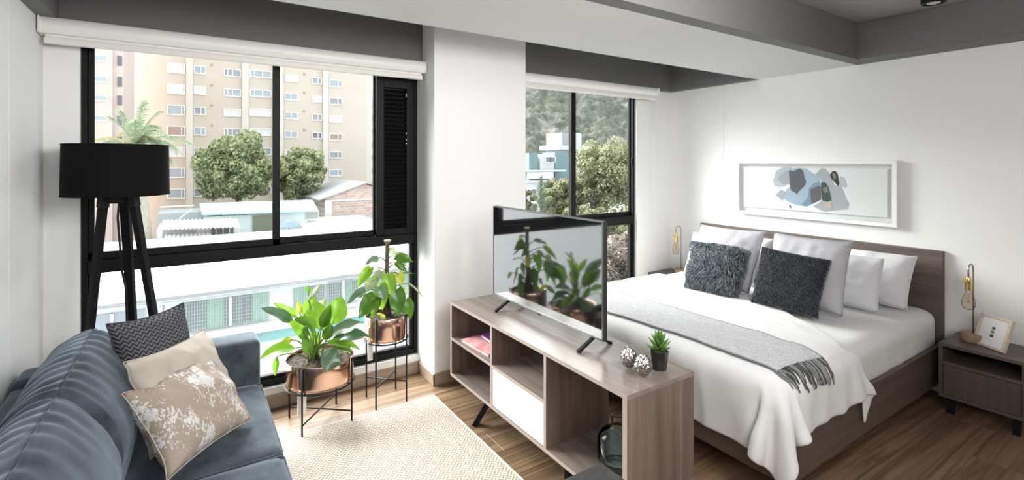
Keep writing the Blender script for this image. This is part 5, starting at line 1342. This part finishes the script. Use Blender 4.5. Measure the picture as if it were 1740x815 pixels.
# ------------------------------------------------------------------ trees
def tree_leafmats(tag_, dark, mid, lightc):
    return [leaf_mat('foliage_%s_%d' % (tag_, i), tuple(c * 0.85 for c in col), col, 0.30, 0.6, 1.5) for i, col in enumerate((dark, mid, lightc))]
def tree(name, label, cat, c, rad, nblob, nleaf, size, mats, base_z, seed, trunk_r=0.25, group=None, shape='round'):
    rr = random.Random(seed); c = Vector(c); V = []; Fc = []; MI = []
    t = thing(name, label, cat, (c.x, c.y, base_z), group)
    blobs = []
    for k in range(nblob):
        d = Vector((rr.gauss(0, 1), rr.gauss(0, 1), rr.gauss(0, 1))).normalized()
        k_ = rr.uniform(0.5, 1.0) if k > nblob * 0.2 else rr.uniform(0.1, 0.5)
        p = Vector((d.x * rad[0], d.y * rad[1], d.z * rad[2] * (1 if d.z > 0 else 0.8))) * k_
        blobs.append((p, rr.uniform(0.14, 0.30) * min(rad[0], rad[2])))
    for k in range(nleaf):
        p, br = rr.choice(blobs)
        d = Vector((rr.gauss(0, 1), rr.gauss(0, 1), rr.gauss(0, 1) + 0.25)).normalized()
        q = p + d * br * rr.uniform(0.75, 1.05)
        nrm = (d + Vector((rr.uniform(-1, 1), rr.uniform(-1, 1), rr.uniform(-1, 1))) * 0.8).normalized()
        s = nrm.cross(Vector((rr.uniform(-1, 1), rr.uniform(-1, 1), rr.uniform(-1, 1)))).normalized(); u = nrm.cross(s)
        sz = size * rr.uniform(0.6, 1.3); q = q + c - Vector((c.x, c.y, base_z))
        i0 = len(V); V += [q - s * sz * 0.5, q + u * sz * 0.9 - s * 0.0, q + s * sz * 0.5, q - u * sz * 0.9]
        Fc.append((i0, i0 + 1, i0 + 2, i0 + 3)); MI.append(rr.choice((0, 0, 1)) if d.z < -0.35 else rr.choice((0, 1, 1, 2, 2)) if d.z > 0.1 else rr.choice((0, 1)))  # leaf colours paint shade under each clump and light on its top
    me = bpy.data.meshes.new('foliage'); me.from_pydata(V, [], Fc)
    for m in mats: me.materials.append(m)
    me.polygons.foreach_set('material_index', MI)
    o = bpy.data.objects.new('foliage', me); COL.objects.link(o); o.parent = t; o['kind'] = 'stuff'
    bm = NB(); tube(bm, [(c.x, c.y, base_z), (c.x + 0.1, c.y, (base_z + c.z) / 2), (c.x, c.y, c.z)], [trunk_r, trunk_r * 0.8, trunk_r * 0.4], 8); obj('trunk', bm, mat('bark', (0.16, 0.12, 0.09), 0.9), t)
    for k in range(6):
        p, br = blobs[k * 2 % nblob]; bm = NB(); tube(bm, bez((c.x, c.y, c.z - rad[2] * 0.6), c + p * 0.4, c + p, 5), trunk_r * 0.25, 5); obj('branch', bm, MATS['bark'], t)
    return t
def rad_at(p, pu, pv): s = Vector(p).dot(FW) / FPX; return (pu * s, pu * s, pv * s)
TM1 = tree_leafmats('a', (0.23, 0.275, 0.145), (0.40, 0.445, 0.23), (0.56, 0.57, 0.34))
p = at(402, 287, 60); tree('broadleaf_tree', 'large green tree with leaf clumps coloured paler on top in front of the beige tower', 'tree', p, rad_at(p, 66, 64), 110, 30000, 0.21, TM1, GZ, 5, group='trees before the beige tower')
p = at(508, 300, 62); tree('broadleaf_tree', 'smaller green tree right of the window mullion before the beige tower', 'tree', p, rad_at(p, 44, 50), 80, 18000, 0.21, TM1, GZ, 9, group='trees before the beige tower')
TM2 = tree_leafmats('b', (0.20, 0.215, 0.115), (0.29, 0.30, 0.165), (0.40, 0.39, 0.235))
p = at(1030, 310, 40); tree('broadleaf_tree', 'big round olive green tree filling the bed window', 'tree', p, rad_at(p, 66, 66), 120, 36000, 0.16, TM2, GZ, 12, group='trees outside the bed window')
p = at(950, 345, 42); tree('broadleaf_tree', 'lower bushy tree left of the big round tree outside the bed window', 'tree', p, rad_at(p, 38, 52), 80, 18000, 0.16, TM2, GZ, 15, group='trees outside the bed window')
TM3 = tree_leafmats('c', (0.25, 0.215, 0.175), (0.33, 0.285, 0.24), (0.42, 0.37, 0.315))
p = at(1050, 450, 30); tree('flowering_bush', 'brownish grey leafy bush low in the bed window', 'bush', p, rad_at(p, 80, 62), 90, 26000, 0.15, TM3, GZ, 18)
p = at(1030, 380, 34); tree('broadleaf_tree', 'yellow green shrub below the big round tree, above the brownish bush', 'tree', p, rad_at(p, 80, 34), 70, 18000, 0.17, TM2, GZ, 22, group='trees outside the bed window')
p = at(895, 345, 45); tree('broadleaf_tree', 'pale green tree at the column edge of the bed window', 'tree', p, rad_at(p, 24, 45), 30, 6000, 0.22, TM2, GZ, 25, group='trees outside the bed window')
# conifer
p = at(919, 330, 38)
cf = thing('conifer_tree', 'slender dark conifer with upswept branches outside the bed window', 'tree', (p.x, p.y, GZ), 'trees outside the bed window')
s_ = p.dot(FW) / FPX; top = p.z + 32 * s_
bm = NB(); tube(bm, [(p.x, p.y, GZ), (p.x, p.y, top)], [0.2, 0.02], 6); obj('trunk', bm, MATS['bark'], cf)
rr = random.Random(3); V = []; Fc = []
for k in range(150):
    f = (k / 150) ** 0.8; z = top - 0.2 - f * 5.2; L = (0.2 + 1.5 * f) * rr.uniform(0.7, 1.1); a = k * 2.4
    d = Vector((math.cos(a), math.sin(a), 0.25)); b0 = Vector((0, 0, z - GZ))
    for j in range(14):
        q = b0 + d * L * (j + 1) / 14 + Vector((0, 0, 0.15 * (j / 14) ** 2)); sp = Vector((rr.uniform(-1, 1), rr.uniform(-1, 1), rr.uniform(-0.5, 0.8))).normalized() * 0.22
        w = d.cross(sp).normalized() * 0.03; i0 = len(V); V += [q - w, q + w, q + sp]; Fc.append((i0, i0 + 1, i0 + 2))
me = bpy.data.meshes.new('foliage'); me.from_pydata(V, [], Fc); me.materials.append(leaf_mat('needles', (0.10, 0.14, 0.09), (0.20, 0.25, 0.17), 0.2, 0.7))
o = bpy.data.objects.new('foliage', me); COL.objects.link(o); o.parent = cf; o['kind'] = 'stuff'
# palm
pc = at(229, 250, 42); pb = at(252, 470, 42)
pm = thing('palm_tree', 'feathery palm tree rising behind the black lamp shade', 'tree', (pb.x, 42, GZ))
TRK = lin('palm_trunk', (0.42, 0.39, 0.33), 0.9, 0.3, 3.0)
bm = NB(); tube(bm, [(pb.x, 42, GZ), at(250, 400, 42), at(244, 330, 42), pc], [0.33, 0.30, 0.26, 0.18], 10); obj('trunk', bm, TRK, pm, smooth=True)
FR = [leaf_mat('frond_green', (0.24, 0.32, 0.20), (0.40, 0.47, 0.33), 0.35, 0.5), leaf_mat('frond_yellow', (0.44, 0.41, 0.23), (0.52, 0.48, 0.30), 0.4, 0.5)]
s_ = pc.dot(FW) / FPX
FRD = [(-64, 22, 0), (-60, -4, 1), (-46, -26, 1), (-28, -50, 0), (-8, -60, 0), (8, -80, 0), (26, -64, 0), (44, -36, 0), (64, -22, 0), (76, 6, 0), (60, 26, 0), (34, -12, 1), (-34, 34, 0), (12, 44, 0), (-12, 42, 0), (-50, 44, 0), (44, 46, 0), (-70, 6, 0), (20, -44, 0), (-16, -30, 1), (-40, 8, 0), (40, 14, 0), (72, -8, 0), (-24, 20, 0), (24, 26, 0), (52, -2, 0)]
for k, (du, dv_, mi_) in enumerate(FRD):
    rr = random.Random(k); tip = pc + RT * (du * s_) + Vector((0, 0, -dv_ * s_)) + FW * (rr.uniform(-1.6, 1.6)); mid = pc.lerp(tip, 0.5) + Vector((0, 0, 0.65 + 0.009 * abs(du)))
    pts = bez(pc, mid, tip, 30); V = []; Fc = []; org = ORIGIN[pm.name]
    for j in range(2, 30):
        ax = (pts[j + 1] - pts[j - 1]).normalized() if j < 30 else ax
        sd = ax.cross(Vector((0, 0, 1))).normalized() if abs(ax.z) < 0.95 else RT.copy()
        for sg_ in (-1, 1):
            for e in (0, 0.5):
                q = pts[j].lerp(pts[min(j + 1, 30)], e); L = 1.05 * (1 - abs(j / 30 - 0.5) * 1.0) * rr.uniform(0.8, 1.15)
                tp = q + sd * sg_ * L * 0.55 + ax * L * 0.62 + Vector((0, 0, -0.42 * L + rr.uniform(-0.12, 0.12)))
                md_ = q.lerp(tp, 0.5) + Vector((0, 0, 0.10 * L)); w = (tp - q).cross(FW).normalized() * 0.022
                i0 = len(V); V += [q - w - org, q + w - org, md_ + w - org, md_ - w - org, tp - org]; Fc += [(i0, i0 + 1, i0 + 2, i0 + 3), (i0 + 3, i0 + 2, i0 + 4)]
    me = bpy.data.meshes.new('frond'); me.from_pydata(V, [], Fc); me.materials.append(FR[mi_])
    o = bpy.data.objects.new('frond', me); COL.objects.link(o); o.parent = pm
    bm = NB(); tube(bm, pts, [0.05] + [0.022] * 30, 5); ORIGIN[o.name] = org; obj('rachis', bm, FR[1], o)

# ------------------------------------------------------------------ hill and far white blocks behind the bed window
def hill_mat():
    m = mat('wooded_hill', rough=0.95, spec=0.05); n = N(m); v = coords(n)
    a = n.n('ShaderNodeTexNoise', {'Vector': v, 'Scale': 0.22, 'Detail': 8, 'Roughness': 0.75}).outputs[0]
    b = n.n('ShaderNodeTexNoise', {'Vector': v, 'Scale': 0.022, 'Detail': 5, 'Roughness': 0.6}).outputs[0]
    g = n.ramp(a, [(0.35, (0.115, 0.122, 0.102)), (0.5, (0.18, 0.19, 0.16)), (0.68, (0.265, 0.27, 0.235))])
    n.link(n.mixc(n.ramp(b, [(0.60, (0, 0, 0)), (0.66, (0.8, 0.8, 0.8))]), g, (0.33, 0.315, 0.295)), 'Base Color')
    n.bump(a, 1.0, 3.0); return m
def hill_pt(u, v):
    x = 90 + 560 * u; y = 200 + 190 * v
    z = GZ + 4 + 150 * v ** 1.05 * (0.8 + 0.35 * noise.noise(Vector((u * 5, v * 2, 3)))) + 16 * noise.noise(Vector((x * 0.018, y * 0.018, 1))) * v + 5.0 * noise.noise(Vector((x * 0.06, y * 0.06, 5))) + 5.0 * abs(noise.noise(Vector((x * 0.14, y * 0.14, 9)))) + 2.5 * noise.noise(Vector((x * 0.35, y * 0.35, 2)))
    return Vector((x, y, z))
bm = NB(); grid(bm, hill_pt, 300, 150, uv=False); struct('hill', bm, hill_mat(), smooth='all')
wb = thing('hillside_apartments', 'white and teal apartment blocks below the wooded hill', 'building', (at(935, 330, 110).x, 116, GZ))
WCON = lin('far_white_concrete', (0.54, 0.545, 0.55), 0.8, 0.08, 0.2); TGL = mat('far_teal_glass', (0.13, 0.21, 0.225), 0.35); GCON = lin('far_grey_concrete', (0.32, 0.33, 0.34), 0.8, 0.08, 0.2)
def far(name, u0, u1, v0, v1, y0, y1, m, parent=wb):
    a, b = at(u0, v1, y0), at(u1, v0, y0); return bx2(name, parent, m, a.x, b.x, y0, y1, a.z, b.z)
far('wall', 893, 975, 308, 480, 110, 120, WCON)
far('upper_block', 899, 914, 260, 312, 111, 118, TGL)
far('upper_block', 918, 941, 262, 312, 111, 118, WCON)
far('upper_block', 943, 966, 259, 312, 112, 118, TGL)
far('roof_slab', 893, 962, 288, 292, 109.5, 119, WCON)
far('parapet', 893, 972, 305, 311, 109.6, 110, WCON)
far('tower_block', 955, 975, 226, 262, 118, 126, GCON)
far('tower_block', 975, 988, 226, 300, 118, 126, WCON)
far('roof_slab', 950, 1004, 248, 254, 117, 127, WCON)
far('wall', 966, 1000, 262, 350, 117, 126, WCON)
far('glass_rail', 896, 940, 292, 304, 109.4, 109.5, mat('far_rail_glass', (0.55, 0.60, 0.62), 0.2))
for u, v in ((903, 320), (918, 321), (934, 322), (905, 345), (922, 346), (948, 326), (927, 266), (935, 266), (928, 330), (948, 350)):
    w = far('window', u, u + 9, v, v + 10, 109.85, 110.02, WF); a, b = at(u + 1, v + 9, 109.8), at(u + 8, v + 1, 109.8); bx2('pane', w, GL[1], a.x, b.x, 109.75, 109.86, a.z, b.z)
